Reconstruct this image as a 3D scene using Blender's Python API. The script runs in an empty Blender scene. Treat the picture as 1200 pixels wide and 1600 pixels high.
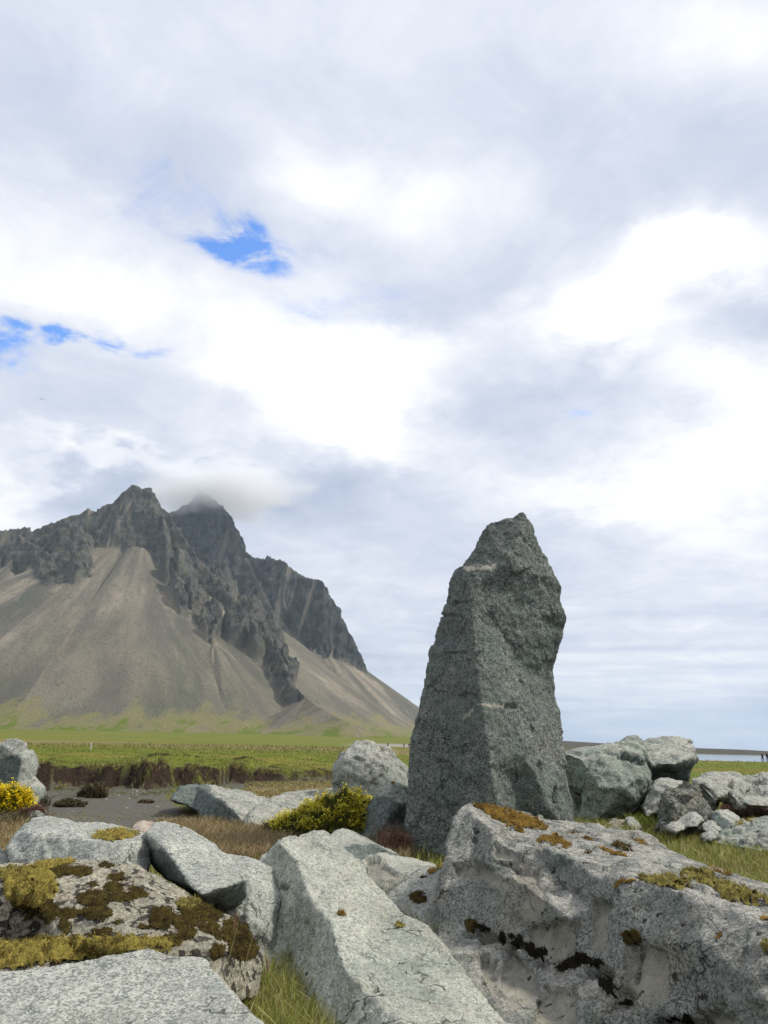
import bpy, bmesh, math, random
import numpy as np
from mathutils import Matrix, Vector, Euler
from mathutils.geometry import delaunay_2d_cdt

R = math.radians
rng = np.random.default_rng(7)
random.seed(7)
scene = bpy.context.scene
COL = scene.collection

# ------------------------------------------------------------------ camera
CAM_H = 1.3
PITCH, ROLL = 17.36, 1.35
FPX = 1600 * 26.0 / 36.0
cam_data = bpy.data.cameras.new('camera')
cam = bpy.data.objects.new('camera', cam_data)
COL.objects.link(cam)
cam_data.sensor_fit = 'VERTICAL'
cam_data.sensor_height = 36.0
cam_data.sensor_width = 27.0
cam_data.lens = 26.0
cam_data.clip_start = 0.05
cam_data.clip_end = 30000
CM = Matrix.Rotation(R(90 + PITCH), 3, 'X') @ Matrix.Rotation(R(ROLL), 3, 'Z')
cam.location = (0, 0, CAM_H)
cam.rotation_euler = CM.to_euler()
scene.camera = cam
CMn = np.array(CM)

# ------------------------------------------------------------------ light
SUN_AZ, SUN_EL = 84.0, 48.0          # azimuth to the right of the view direction
SUN_STRENGTH, SUN_ANGLE = 3.8, 8.0
sd = Vector((math.sin(R(SUN_AZ)) * math.cos(R(SUN_EL)), math.cos(R(SUN_AZ)) * math.cos(R(SUN_EL)), math.sin(R(SUN_EL))))
sun_data = bpy.data.lights.new('sun', 'SUN')
sun_data.energy = SUN_STRENGTH
sun_data.angle = R(SUN_ANGLE)
sun_data.color = (1.0, 0.95, 0.87)
sun = bpy.data.objects.new('sun', sun_data)
sun.rotation_euler = sd.to_track_quat('Z', 'Y').to_euler()
sun.location = (20, -10, 40)
COL.objects.link(sun)
scene.view_settings.view_transform = 'Standard'
scene.view_settings.look = 'None'
scene.view_settings.gamma = 1.0
scene.view_settings.use_curve_mapping = False
scene.view_settings.exposure = 0.0
scene.cycles.volume_bounces = 8


def ray(px, py):
    return CMn @ np.array([(px - 600) / FPX, (800 - py) / FPX, -1.0])


def U(px, py, Y):
    d = ray(px, py)
    return np.array([0, 0, CAM_H]) + d * (Y / d[1])


def P(v):
    """world points (n,3) -> (px, py)"""
    q = (np.asarray(v) - np.array([0, 0, CAM_H])) @ CMn
    w = np.where(np.abs(q[:, 2]) < 1e-6, -1e-6, q[:, 2])
    return 600 + FPX * q[:, 0] / -w, 800 - FPX * q[:, 1] / -w


# ------------------------------------------------------------------ node helpers
class NT:
    def __init__(s, tree):
        s.t = tree; s.n = tree.nodes; s.l = tree.links

    def put(s, sock, v):
        if v is None: return
        if isinstance(v, bpy.types.NodeSocket): s.l.new(v, sock)
        else:
            if isinstance(v, (tuple, list)) and len(v) == 3 and sock.type == 'RGBA': v = (*v, 1)
            sock.default_value = v

    def node(s, typ, ins=None, **kw):
        n = s.n.new(typ)
        for k, v in kw.items(): setattr(n, k, v)
        for k, v in (ins or {}).items(): s.put(n.inputs[k], v)
        return n

    def math(s, op, a, b=None, c=None, clamp=False):
        n = s.n.new('ShaderNodeMath'); n.operation = op; n.use_clamp = clamp
        s.put(n.inputs[0], a); s.put(n.inputs[1], b)
        if c is not None: s.put(n.inputs[2], c)
        return n.outputs[0]

    def vmath(s, op, a, b=None):
        n = s.n.new('ShaderNodeVectorMath'); n.operation = op
        s.put(n.inputs[0], a)
        if b is not None: s.put(n.inputs[1], b)
        return n.outputs[0]

    def noise(s, vec, scale, detail=3, rough=0.55, dist=0.0, dim='3D', out=0):
        n = s.node('ShaderNodeTexNoise', {'Vector': vec, 'Scale': scale, 'Detail': detail, 'Roughness': rough, 'Distortion': dist}, noise_dimensions=dim)
        return n.outputs[out]

    def voro(s, vec, scale, feature='F1', out='Distance', rand=1.0):
        n = s.node('ShaderNodeTexVoronoi', {'Vector': vec, 'Scale': scale, 'Randomness': rand}, feature=feature)
        return n.outputs[out]

    def ramp(s, fac, lo, hi, a=0.0, b=1.0, smooth=True):
        n = s.n.new('ShaderNodeMapRange'); n.interpolation_type = 'SMOOTHSTEP' if smooth else 'LINEAR'
        n.clamp = True
        s.put(n.inputs[0], fac); s.put(n.inputs[1], lo); s.put(n.inputs[2], hi); s.put(n.inputs[3], a); s.put(n.inputs[4], b)
        return n.outputs[0]

    def mix(s, fac, a, b, blend='MIX'):
        n = s.n.new('ShaderNodeMix'); n.data_type = 'RGBA'; n.blend_type = blend
        s.put(n.inputs[0], fac); s.put(n.inputs[6], a); s.put(n.inputs[7], b)
        return n.outputs[2]

    def attr(s, name, out='Fac'):
        n = s.n.new('ShaderNodeAttribute'); n.attribute_name = name
        return n.outputs[out]

    def sep(s, v):
        n = s.n.new('ShaderNodeSeparateXYZ'); s.put(n.inputs[0], v); return n.outputs

    def comb(s, x, y, z):
        n = s.n.new('ShaderNodeCombineXYZ'); s.put(n.inputs[0], x); s.put(n.inputs[1], y); s.put(n.inputs[2], z); return n.outputs[0]


def new_mat(name):
    m = bpy.data.materials.new(name); m.use_nodes = True
    t = NT(m.node_tree); bsdf = m.node_tree.nodes['Principled BSDF']
    return m, t, bsdf


# ------------------------------------------------------------------ world: clouded sky
world = bpy.data.worlds.new('World'); scene.world = world; world.use_nodes = True
w = NT(world.node_tree)
bg = world.node_tree.nodes['Background']
sky = w.node('ShaderNodeTexSky', sky_type='NISHITA')
sky.sun_disc = False
sky.sun_elevation = R(SUN_EL)
sky.sun_rotation = R(SUN_AZ)
sky.air_density = 1.0; sky.dust_density = 0.6; sky.ozone_density = 2.0
tc = w.node('ShaderNodeTexCoord').outputs['Generated']
dirv = w.vmath('NORMALIZE', tc)
dx, dy, dz = w.sep(dirv)
dzp = w.math('MAXIMUM', dz, 0.0)
den = w.math('ADD', dzp, 0.22)
plane = w.comb(w.math('DIVIDE', dx, den), w.math('DIVIDE', dy, den), 0.0)
# ragged direction used for the cloud masses
wn = w.noise(plane, 2.6, 5, 0.55, out=1)
wn2 = w.noise(plane, 9.0, 4, 0.6, out=1)
off = w.vmath('SUBTRACT', wn, (0.5, 0.5, 0.5))
off2 = w.vmath('SUBTRACT', wn2, (0.5, 0.5, 0.5))
n_ = w.n.new('ShaderNodeVectorMath'); n_.operation = 'SCALE'; w.put(n_.inputs[0], off); n_.inputs['Scale'].default_value = 0.17
n2_ = w.n.new('ShaderNodeVectorMath'); n2_.operation = 'SCALE'; w.put(n2_.inputs[0], off2); n2_.inputs['Scale'].default_value = 0.07
wdir = w.vmath('ADD', w.vmath('ADD', dirv, n_.outputs[0]), n2_.outputs[0])


def blob(px, py, rx, ry, rot=0.0):
    d = Vector(ray(px, py)).normalized()
    right = Vector((CM[0][0], CM[1][0], CM[2][0])); right = (right - d * right.dot(d)).normalized()
    up = right.cross(d) * -1
    up = d.cross(right) * -1 if up.z < 0 else up
    c, s_ = math.cos(R(rot)), math.sin(R(rot))
    a = right * c + up * s_; b = up * c - right * s_
    M = Matrix((a, b, d)).transposed()
    if M.determinant() < 0: M = Matrix((a, b, -d)).transposed()
    k = math.cos(math.atan(math.hypot(px - 600, py - 800) / FPX))
    n = w.n.new('ShaderNodeMapping'); n.vector_type = 'TEXTURE'
    n.inputs['Location'].default_value = d
    n.inputs['Rotation'].default_value = M.to_euler()
    n.inputs['Scale'].default_value = (rx / FPX * k * 1.6, ry / FPX * k * 1.6, 0.6)
    w.put(n.inputs['Vector'], wdir)
    g = w.n.new('ShaderNodeTexGradient'); g.gradient_type = 'SPHERICAL'
    w.put(g.inputs[0], n.outputs[0])
    return w.ramp(g.outputs[1], 0.0, 1.0)


CLOUDS = [  # px, py, rx, ry, rot, amount
    (490, 600, 190, 95, 8, .55), (600, 670, 130, 50, -20, .35), (400, 560, 90, 60, 0, .25),
    (985, 465, 190, 85, 20, .60), (1110, 400, 110, 50, 0, .30), (920, 520, 120, 60, 0, .30),
    (1150, 610, 130, 80, 0, .42), (1080, 740, 260, 60, 5, .38), (860, 790, 200, 45, 0, .25), (1130, 820, 140, 60, 0, .25),
    (90, 400, 290, 110, -25, .30), (470, 250, 100, 55, 0, .28), (650, 300, 190, 60, -10, .24), (1140, 80, 150, 75, 0, .28),
    (0, 780, 60, 70, 0, .40), (170, 480, 260, 45, -5, .20), (600, 40, 300, 70, 0, .10), (430, 450, 150, 50, 0, .14),
    (640, 560, 110, 50, 0, .2),
    (60, 130, 170, 150, 0, -.16), (260, 250, 150, 90, 0, -.14), (1040, 240, 260, 110, 0, -.12), (780, 150, 260, 90, 0, -.08),
    (780, 480, 140, 70, 0, -.16), (740, 640, 130, 55, 15, -.20), (1140, 490, 110, 50, 10, -.20), (190, 640, 330, 55, 0, -.16),
    (520, 770, 330, 55, -5, -.20), (420, 820, 160, 70, 0, -.12), (700, 860, 200, 70, 0, -.10), (1000, 620, 150, 40, 0, -.14),
    (1090, 650, 60, 25, 0, -.15), (200, 740, 200, 50, 5, -.10), (880, 320, 160, 50, 0, -.08), (520, 380, 120, 60, 0, -.08),
    (580, 490, 140, 35, 10, -.10), (240, 708, 200, 15, -6, .34), (80, 728, 60, 18, 35, .25), (240, 750, 250, 46, 0, -.26), (420, 790, 150, 40, 0, -.12), (1000, 1110, 320, 14, 0, -.1),
]
BLUES = [(385, 372, 62, 44, -10, 1.25), (300, 345, 90, 60, 0, .42), (250, 280, 90, 60, 0, .30), (20, 572, 75, 45, 0, 1.3), (165, 560, 95, 20, 0, 1.2),
         (905, 662, 34, 16, 0, .42), (480, 500, 130, 40, 0, .35), (600, 480, 90, 40, 0, .28), (450, 380, 120, 40, 0, .4), (80, 130, 130, 80, 0, .22)]
val = None
for px, py, rx, ry, ro, am in CLOUDS:
    b = blob(px, py, rx, ry, ro)
    val = w.math('MULTIPLY_ADD', b, am * (.66 if am > 0 else .66), val if val is not None else 0.735)
nf = w.noise(plane, 1.7, 7, 0.52)
val = w.math('MULTIPLY_ADD', w.math('SUBTRACT', nf, 0.5), 0.42, val)
nf2 = w.noise(plane, 5.0, 9, 0.66, 0.5)
val = w.math('MULTIPLY_ADD', w.math('SUBTRACT', nf2, 0.5), 0.42, val)
# layered bands towards the horizon
band = w.noise(w.comb(w.math('MULTIPLY', dx, 2.2), w.math('MULTIPLY', dy, 2.2), w.math('MULTIPLY', dz, 34.0)), 1.0, 4, 0.5, 0.3)
low = w.ramp(dz, 0.03, 0.26, 1.0, 0.0)
val = w.math('ADD', val, w.math('MULTIPLY', w.math('SUBTRACT', band, 0.47), w.math('MULTIPLY', low, 1.5)))
cr = w.n.new('ShaderNodeValToRGB')
w.put(cr.inputs[0], val)
el = cr.color_ramp.elements
stops = [(0.28, (0.39, 0.47, 0.65)), (0.50, (0.545, 0.615, 0.76)), (0.66, (0.68, 0.733, 0.86)), (0.82, (0.855, 0.885, 0.968)), (0.98, (1.07, 1.08, 1.08))]
el[0].position, el[0].color = stops[0][0], (*stops[0][1], 1)
el[1].position, el[1].color = stops[-1][0], (*stops[-1][1], 1)
for p_, c_ in stops[1:-1]:
    e = el.new(p_); e.color = (*c_, 1)
cl = cr.outputs[0]
# lowest air is bluer and darker
lowf = w.ramp(dz, 0.0, 0.11, 0.55, 0.0)
cl = w.mix(lowf, cl, (0.36, 0.50, 0.72))
blue = None
for px, py, rx, ry, ro, am in BLUES:
    b = blob(px, py, rx, ry, ro)
    blue = w.math('MULTIPLY_ADD', b, am, blue if blue is not None else 0.0)
rag = w.noise(plane, 9.0, 8, 0.66, 0.6)
blue = w.math('MULTIPLY', blue, w.ramp(rag, 0.34, 0.66, 0.15, 1.5, False))
blue = w.ramp(blue, 0.05, 1.35, 0.0, 0.95)
# clouds are expressed against a background strength of 0.1
sc_ = w.n.new('ShaderNodeVectorMath'); sc_.operation = 'SCALE'; w.put(sc_.inputs[0], cl); sc_.inputs['Scale'].default_value = 10.0
final = w.mix(blue, sc_.outputs[0], w.vmath('MULTIPLY', sky.outputs[0], (1.15, 2.0, 3.0)))
w.put(bg.inputs['Color'], final)
bg.inputs['Strength'].default_value = 0.1


# ------------------------------------------------------------------ numpy noise
PERM = rng.permutation(4096)
GR = rng.normal(size=(4096, 3)); GR /= np.linalg.norm(GR, axis=1)[:, None]
RV = rng.random((4096, 3)); RT = rng.normal(size=(4096, 3))


def hsh(i):
    return PERM[(PERM[(PERM[i[..., 0] & 4095] + i[..., 1]) & 4095] + i[..., 2]) & 4095]


def perlin(p):
    i = np.floor(p).astype(np.int64); f = p - i
    u = f * f * f * (f * (f * 6 - 15) + 10)
    r = 0
    for a in (0, 1):
        for b in (0, 1):
            for c in (0, 1):
                o = np.array([a, b, c])
                g = GR[hsh(i + o)]
                d = np.einsum('ij,ij->i', g, f - o)
                wgt = (u[:, 0] if a else 1 - u[:, 0]) * (u[:, 1] if b else 1 - u[:, 1]) * (u[:, 2] if c else 1 - u[:, 2])
                r = r + d * wgt
    return r * 1.5


def fbm(p, octv=4, gain=.5, lac=2.03):
    r = np.zeros(len(p)); a = 1.0; q = p.copy()
    for _ in range(octv):
        r += a * perlin(q); a *= gain; q = q * lac + 17.3
    return r


def ridged(p, octv=4, gain=.5):
    r = np.zeros(len(p)); a = 1.0; q = p.copy(); s = 0
    for _ in range(octv):
        r += a * (1 - np.abs(perlin(q)) * 1.6); s += a; a *= gain; q = q * 2.07 + 9.1
    return r / s


def chips(p):
    """faceted noise: every cell of a voronoi pattern is its own tilted plane"""
    i = np.floor(p).astype(np.int64)
    best = np.full(len(p), 1e9); val = np.zeros(len(p))
    for a in (-1, 0, 1):
        for b in (-1, 0, 1):
            for c in (-1, 0, 1):
                j = i + np.array([a, b, c]); h = hsh(j)
                q = j + RV[h]; d = p - q
                dd = np.einsum('ij,ij->i', d, d)
                m = dd < best
                v = np.einsum('ij,ij->i', d, RT[h]) * .35 + (RV[h][:, 0] - .5) * .6
                best = np.where(m, dd, best); val = np.where(m, v, val)
    return val


def inpoly(x, y, poly):
    c = np.zeros(len(x), bool); n = len(poly); j = n - 1
    for i in range(n):
        xi, yi = poly[i]; xj, yj = poly[j]
        if yi != yj:
            c ^= ((yi > y) != (yj > y)) & (x < (xj - xi) * (y - yi) / (yj - yi) + xi)
        j = i
    return c


def sst(a, b, x):
    t = np.clip((x - a) / (b - a), 0, 1); return t * t * (3 - 2 * t)


# ------------------------------------------------------------------ object helpers
def mesh_np(name, verts, faces, mat, smooth=True, mats=None):
    me = bpy.data.meshes.new(name)
    verts = np.asarray(verts, np.float32)
    faces = np.asarray(faces, np.int32)
    k = faces.shape[1]
    me.vertices.add(len(verts)); me.vertices.foreach_set('co', verts.ravel())
    me.loops.add(faces.size); me.loops.foreach_set('vertex_index', faces.ravel())
    me.polygons.add(len(faces))
    me.polygons.foreach_set('loop_start', np.arange(0, faces.size, k, dtype=np.int32))
    me.polygons.foreach_set('loop_total', np.full(len(faces), k, np.int32))
    me.polygons.foreach_set('use_smooth', np.full(len(faces), smooth))
    if mat: me.materials.append(mat)
    me.update(calc_edges=True); me.validate()
    return me


def link(name, me, parent=None, loc=(0, 0, 0), label=None, cat=None, group=None, kind=None):
    o = bpy.data.objects.new(name, me); COL.objects.link(o)
    o.location = loc
    if parent: o.parent = parent
    if label: o['label'] = label
    if cat: o['category'] = cat
    if group: o['group'] = group
    if kind: o['kind'] = kind
    return o


def fattr(me, name, arr):
    a = me.attributes.new(name, 'FLOAT', 'POINT'); a.data.foreach_set('value', np.asarray(arr, np.float32))


def cattr(me, name, arr):
    a = me.attributes.new(name, 'FLOAT_COLOR', 'POINT')
    arr = np.asarray(arr, np.float32)
    if arr.shape[1] == 3: arr = np.hstack([arr, np.ones((len(arr), 1), np.float32)])
    a.data.foreach_set('color', arr.ravel())


# ------------------------------------------------------------------ materials
def rock_material(name, light, dark, *a, **k):
    tw = lambda c: (c[0] * .985, c[1] * .985, c[2] * .90)
    return rock_material_(name, tw(light), tw(dark), *a, **k)


def rock_material_(name, light, dark, grain=38.0, contrast=0.7, green=0.35, warm=0.25, spots=0.3, bump=0.5, big=1.0, crust=0.0, grainy=None):
    m, t, b = new_mat(name)
    co = t.node('ShaderNodeTexCoord').outputs['Object']
    wz = t.node('ShaderNodeVectorMath', {0: t.noise(co, grain * .8, 2, .6, out=1)}, operation='SCALE'); wz.inputs['Scale'].default_value = 0.5 / grain
    cw = t.vmath('ADD', co, wz.outputs[0])
    g1 = t.noise(co, grain, 3, 0.7)
    cell = t.sep(t.voro(cw, grain * 2.1, 'F1', 'Color'))[0]
    cell2 = t.sep(t.voro(cw, grain * 3.9, 'F1', 'Color'))[1]
    g3 = t.noise(co, grain * 0.42, 4, 0.65)
    sp = t.math('ADD', t.math('MULTIPLY', cell, 0.36), t.math('ADD', t.math('MULTIPLY', cell2, 0.24), t.math('ADD', t.math('MULTIPLY', g3, 0.5), t.math('MULTIPLY', g1, .25))))
    k_ = 0.30 * (1.3 - contrast)
    f = t.ramp(sp, .66 - k_, .66 + k_)
    mid = tuple((a + c) / 2 for a, c in zip(light, dark))
    c = t.mix(f, dark, light)
    # cloudy large scale variation
    big1 = t.noise(co, 1.1 * big, 5, 0.6)
    c = t.mix(t.ramp(big1, 0.36, 0.64, 0.0, 0.55), c, tuple(x * 0.62 for x in mid))
    gm = t.noise(co, 2.3 * big, 4, 0.6, out=1)
    gx, gy, gz = t.sep(gm)
    c = t.mix(t.ramp(gx, 0.48, 0.68, 0.0, green), c, t.mix(f, (0.05, 0.085, 0.066), (0.17, 0.235, 0.19)))
    c = t.mix(t.ramp(gy, 0.52, 0.70, 0.0, warm), c, t.mix(f, (0.14, 0.11, 0.075), (0.38, 0.33, 0.25)))
    # pale mineral flecks
    fl = t.voro(co, grain * 1.3)
    c = t.mix(t.ramp(fl, 0.10, 0.20, 0.75, 0.0), c, tuple(min(1, x * 1.5) for x in light))
    sn2 = t.noise(t.vmath('ADD', co, (3.1, 7.7, 1.3)), 5.5 * big, 6, .7, .6)
    c = t.mix(t.ramp(sn2, .50, .72, 0, .55), c, tuple(x * .45 for x in mid))
    ck = t.voro(t.vmath('ADD', co, wz.outputs[0]), 3.1 * big, 'DISTANCE_TO_EDGE')
    wv_ = t.node('ShaderNodeVectorMath', {0: t.noise(co, 2.5, 4, .6, out=1)}, operation='SCALE'); wv_.inputs['Scale'].default_value = .5
    ck = t.voro(t.vmath('ADD', co, wv_.outputs[0]), 2.0 * big, 'DISTANCE_TO_EDGE')
    ckm = t.math('MULTIPLY', t.ramp(ck, .004, .016, 1, 0), t.ramp(t.noise(co, 1.9, 3, .5), .50, .60))
    c = t.mix(t.math('MULTIPLY', ckm, .8), c, (0.03, 0.03, 0.026))
    # crust of pale lichen where rain falls on the stone
    c = t.mix(t.math('MULTIPLY', t.attr('crust'), crust), c, t.mix(f, (0.22, 0.205, 0.165), (0.47, 0.455, 0.40)))
    # fresh broken scars: smooth tan stone
    sc = t.attr('scar')
    sn = t.noise(co, 9.0, 4, 0.6)
    scol = t.mix(t.ramp(sn, .35, .65), (0.20, 0.185, 0.145), (0.31, 0.285, 0.225))
    c = t.mix(t.math('MULTIPLY', sc, 0.85), c, scol)
    c = t.mix(t.attr('fresh_shade'), c, t.mix(f, (0.042, 0.056, 0.048), (0.135, 0.165, 0.145)))  # dark facets: unweathered green stone, with shade partly painted into the colour
    # black lichen spots
    dsp = t.noise(co, 16.0, 3, 0.55)
    dsp2 = t.noise(co, 2.7, 2, 0.5)
    th = t.math('ADD', dsp, t.math('MULTIPLY', dsp2, 0.25))
    dk = t.ramp(th, 0.845 - 0.07 * spots, 0.875 - 0.07 * spots)
    c = t.mix(t.math('MULTIPLY', dk, 0.9), c, (0.018, 0.015, 0.010))
    # painted veins attribute
    c = t.mix(t.attr('vein'), c, (0.42, 0.38, 0.30))
    t.put(b.inputs['Base Color'], c)
    t.put(b.inputs['Roughness'], t.ramp(g1, 0.3, 0.7, 0.72, 0.92))
    b.inputs['Specular IOR Level'].default_value = 0.3
    h = t.math('ADD', t.math('MULTIPLY', t.noise(co, 9.0, 6, 0.68), 1.0), t.math('MULTIPLY', g1, 0.16))
    cr_ = t.voro(co, 5.5, 'DISTANCE_TO_EDGE')
    h = t.math('ADD', h, t.math('MULTIPLY', t.ramp(cr_, 0.0, 0.03), 0.10))
    h = t.math('SUBTRACT', h, t.math('MULTIPLY', dk, 0.2))
    h = t.math('SUBTRACT', h, t.math('MULTIPLY', ckm, 0.5))
    if grainy:
        mp_ = t.node('ShaderNodeMapping', {'Vector': co, 'Rotation': grainy, 'Scale': (1, 1, .16)}).outputs[0]
        sg = t.noise(mp_, 22, 4, .7)
        h = t.math('ADD', h, t.math('MULTIPLY', sg, .5))
    bn = t.node('ShaderNodeBump', {'Height': h, 'Strength': bump, 'Distance': 0.05})
    t.put(b.inputs['Normal'], bn.outputs[0])
    return m


M_white = rock_material('pale_granite', (0.49, 0.49, 0.465), (0.14, 0.155, 0.145), 44, .75, .12, .12, .15, .40)
M_grey = rock_material('grey_granite', (0.46, 0.465, 0.44), (0.13, 0.138, 0.13), 38, .5, .4, .2, .35, .55, crust=.3)
M_pale = rock_material('pale_lichened_stone', (0.50, 0.51, 0.465), (0.18, 0.195, 0.17), 38, .5, .35, .30, .35, .55, grainy=(R(35), R(25), 0), crust=.25)
M_tan = rock_material('tan_lichened_stone', (0.44, 0.41, 0.34), (0.15, 0.13, 0.10), 34, .6, .15, .85, 2.5, .7)
M_dark = rock_material('dark_gabbro', (0.23, 0.25, 0.235), (0.042, 0.050, 0.046), 28, .72, .4, .15, .0, .95, grainy=(R(20), R(-25), 0), crust=.25)
M_far = rock_material('distant_granite', (0.41, 0.42, 0.39), (0.14, 0.15, 0.14), 20, .5, .3, .3, .5, .7, .6, crust=.6)
M_fargreen = rock_material('distant_green_granite', (0.32, 0.36, 0.32), (0.11, 0.135, 0.115), 20, .5, .6, .2, .35, .85, .6, crust=.5)
M_big = rock_material('weathered_gabbro', (0.27, 0.275, 0.26), (0.065, 0.07, 0.065), 44, .55, .35, .35, .85, .9, crust=.65)


def blade_material(name, rough=0.6, trans=0.25, attr='tint'):
    m, t, b = new_mat(name)
    c = t.attr(attr, 'Color')
    t.put(b.inputs['Base Color'], c)
    b.inputs['Roughness'].default_value = rough
    b.inputs['Specular IOR Level'].default_value = 0.25
    tr = t.node('ShaderNodeBsdfTranslucent', {'Color': c})
    mx = t.node('ShaderNodeMixShader', {0: trans})
    t.l.new(b.outputs[0], mx.inputs[1]); t.l.new(tr.outputs[0], mx.inputs[2])
    t.l.new(mx.outputs[0], m.node_tree.nodes['Material Output'].inputs['Surface'])
    return m


M_blade = blade_material('grass_blade')
M_mossfuzz = blade_material('moss_sprig', 0.9, 0.15)
M_flower = blade_material('yellow_petal', 0.6, 0.2)
M_sprig = blade_material('shrub_leaf', 0.7, 0.15)

# ------------------------------------------------------------------ terrain
bank_px = [(-300, 1232), (0, 1233), (60, 1236), (110, 1233), (150, 1232), (195, 1229), (225, 1234), (262, 1231), (330, 1229), (362, 1222), (400, 1222), (440, 1223), (490, 1219), (540, 1216), (620, 1212)]


def G(px, py, h=0.0):
    d = ray(px, py); k = (h - CAM_H) / d[2]
    return d[0] * k, d[1] * k


bx = np.array([G(a, b)[0] for a, b in bank_px]); by = np.array([G(a, b)[1] for a, b in bank_px])
H1x = np.array([G(a, 1230)[0] for a in (-300, 60, 180, 340, 370, 440, 520, 600)]); H1 = np.array([.52, .52, .62, .50, .34, .28, .20, .0])


def zt(x, y, fine=True):
    x = np.asarray(x, float); y = np.asarray(y, float)
    p = np.stack([x, y, np.zeros_like(x)], 1)
    z = 0.05 * fbm(p * .35, 3) * np.exp(-np.maximum(y, 0) / 60)
    if fine: z = z + .018 * fbm(p * 2.1, 3) * np.exp(-np.maximum(y, 0) / 25)
    jit = 1.7 * perlin(p * .45) + .8 * perlin(p * 1.5) + .3 * perlin(p * 4)
    yb = np.interp(x, bx, by) + jit
    H = np.interp(x, H1x, H1) * (1 + .45 * perlin(p * .6))
    d = y - yb
    fade = np.exp(-np.maximum(d, 0) / 70)
    wdt = .75 + .9 * perlin(p * 1.1) + .4 * perlin(p * 3.1); wdt = np.clip(wdt, .25, 1.8)
    z = z + H * sst(0, wdt, d) * fade + .10 * H * perlin(np.stack([x * 2.6, y * 2.6, z * 9], 1)) * np.exp(-((d - .4) / .6) ** 2) * 3
    # second little scarp
    x0, _ = G(250, 1200, .4); x1, _ = G(505, 1200, .4)
    yb2 = 26 + .5 * perlin(p * .3) + .6 * perlin(p * 1.3) + x * -.2
    m2 = sst(-9.5, -8.0, x) * (1 - sst(-2.4, -1.6, x))
    d2 = y - yb2
    z = z + .13 * m2 * np.clip(.55 + 1.6 * perlin(p * .8 + 3), 0, 1.3) * sst(0, .6, d2) * np.exp(-np.maximum(d2, 0) / 30)
    # a strip of lower flat ground towards the lagoon on the right
    lag = sst(20, 40, x) * sst(100, 150, y)
    z = z - .35 * lag
    # far meadow rises gently towards the scree
    z = z + sst(330, 900, y) * (1 - sst(120, 320, x)) * 9.0
    # low spit beyond the lagoon
    far = sst(60, 110, x) * sst(370, 410, y) * (1 - sst(900, 1100, y))
    z = z + far * (1.75 + 1.0 * perlin(p * .02))
    return z


ys = np.concatenate([np.linspace(-40, 2.0, 40)[:-1], np.geomspace(2.0, 60, 360)[:-1], np.geomspace(60, 12000, 110)])
us = np.linspace(-1, 1, 440)
us = us * (0.55 + .45 * us ** 2)
hw = np.maximum(6 + np.maximum(ys, 0) * 1.35, 6)
X = us[None, :] * hw[:, None] * 1.0; Yg = np.repeat(ys[:, None], len(us), 1)
xf, yf = X.ravel(), Yg.ravel()
zf = zt(xf, yf)
tv = np.stack([xf, yf, zf], 1)
nr, nc = X.shape
ii = np.arange((nr - 1) * nc).reshape(nr - 1, nc)[:, :-1].ravel()
tf = np.stack([ii, ii + 1, ii + nc + 1, ii + nc], 1)
tpx, tpy = P(tv)
SAND = [[(40, 1220), (190, 1224), (330, 1224), (440, 1216), (530, 1214), (530, 1224), (430, 1230), (400, 1232), (270, 1226), (262, 1250), (300, 1280), (330, 1288), (310, 1298), (240, 1302), (40, 1300)]]
DRY = [[(330, 1290), (440, 1300), (440, 1350), (330, 1350), (250, 1300)], [(380, 1224), (525, 1222), (525, 1240), (430, 1246), (380, 1236)], [(-60, 1290), (50, 1290), (30, 1345), (-60, 1345)],
       [(540, 1300), (640, 1305), (640, 1345), (540, 1340)]]
nz = fbm(tv * np.array([.9, .9, 0]), 4)
nz2 = fbm(tv * np.array([.11, .03, 0]) + 5, 4)
jx = tpx + nz * 14; jy = tpy + nz * 5
front = tv[:, 1] > 2
sand = np.zeros(len(tv)); dry = np.zeros(len(tv))
for q in SAND: sand = np.maximum(sand, inpoly(jx, jy, q) & front)
for q in DRY: dry = np.maximum(dry, inpoly(jx, jy, q) & front)
sand = np.clip(sand + nz * .15, 0, 1) * (sand > 0)
farbrown = sst(85, 120, tv[:, 1] + nz2 * 25) * (1 - sst(150, 260, tv[:, 1] + nz2 * 30)) * (tv[:, 0] < 40)
gravel = sst(300, 340, tv[:, 1]) * (1 - sst(430, 470, tv[:, 1])) * sst(-20, 0, tv[:, 0] + nz2 * 10) * (1 - sst(35, 50, tv[:, 0]))
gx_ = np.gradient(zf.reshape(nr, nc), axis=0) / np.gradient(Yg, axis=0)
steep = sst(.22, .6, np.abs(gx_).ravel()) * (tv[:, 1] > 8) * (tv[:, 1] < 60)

m_ground, t, b = new_mat('meadow_ground')
geo = t.node('ShaderNodeNewGeometry').outputs['Position']
n1 = t.noise(geo, .35, 5, .6); n2 = t.noise(geo, 3.5, 5, .65); n3 = t.noise(geo, 28, 4, .7)
st = t.noise(t.vmath('MULTIPLY', geo, (.012, .05, 0)), 1.0, 5, .6)
green = t.mix(t.ramp(n2, .35, .65), (0.078, 0.108, 0.009), (0.140, 0.172, 0.018))
green = t.mix(t.ramp(st, .42, .60, 0, .85), green, (0.17, 0.145, 0.032))
green = t.mix(t.ramp(n1, .50, .68, 0, .45), green, (0.105, 0.14, 0.012))
yy = t.sep(geo)[1]
nearf = t.ramp(yy, 10, 30, 1, 0)
soil = t.mix(t.ramp(n3, .35, .65), (0.045, 0.033, 0.02), (0.13, 0.10, 0.06))
green = t.mix(t.math('MULTIPLY', nearf, t.ramp(n2, .35, .6)), green, soil)
c = t.mix(t.attr('farbrown'), green, (0.19, 0.15, 0.06))
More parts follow.
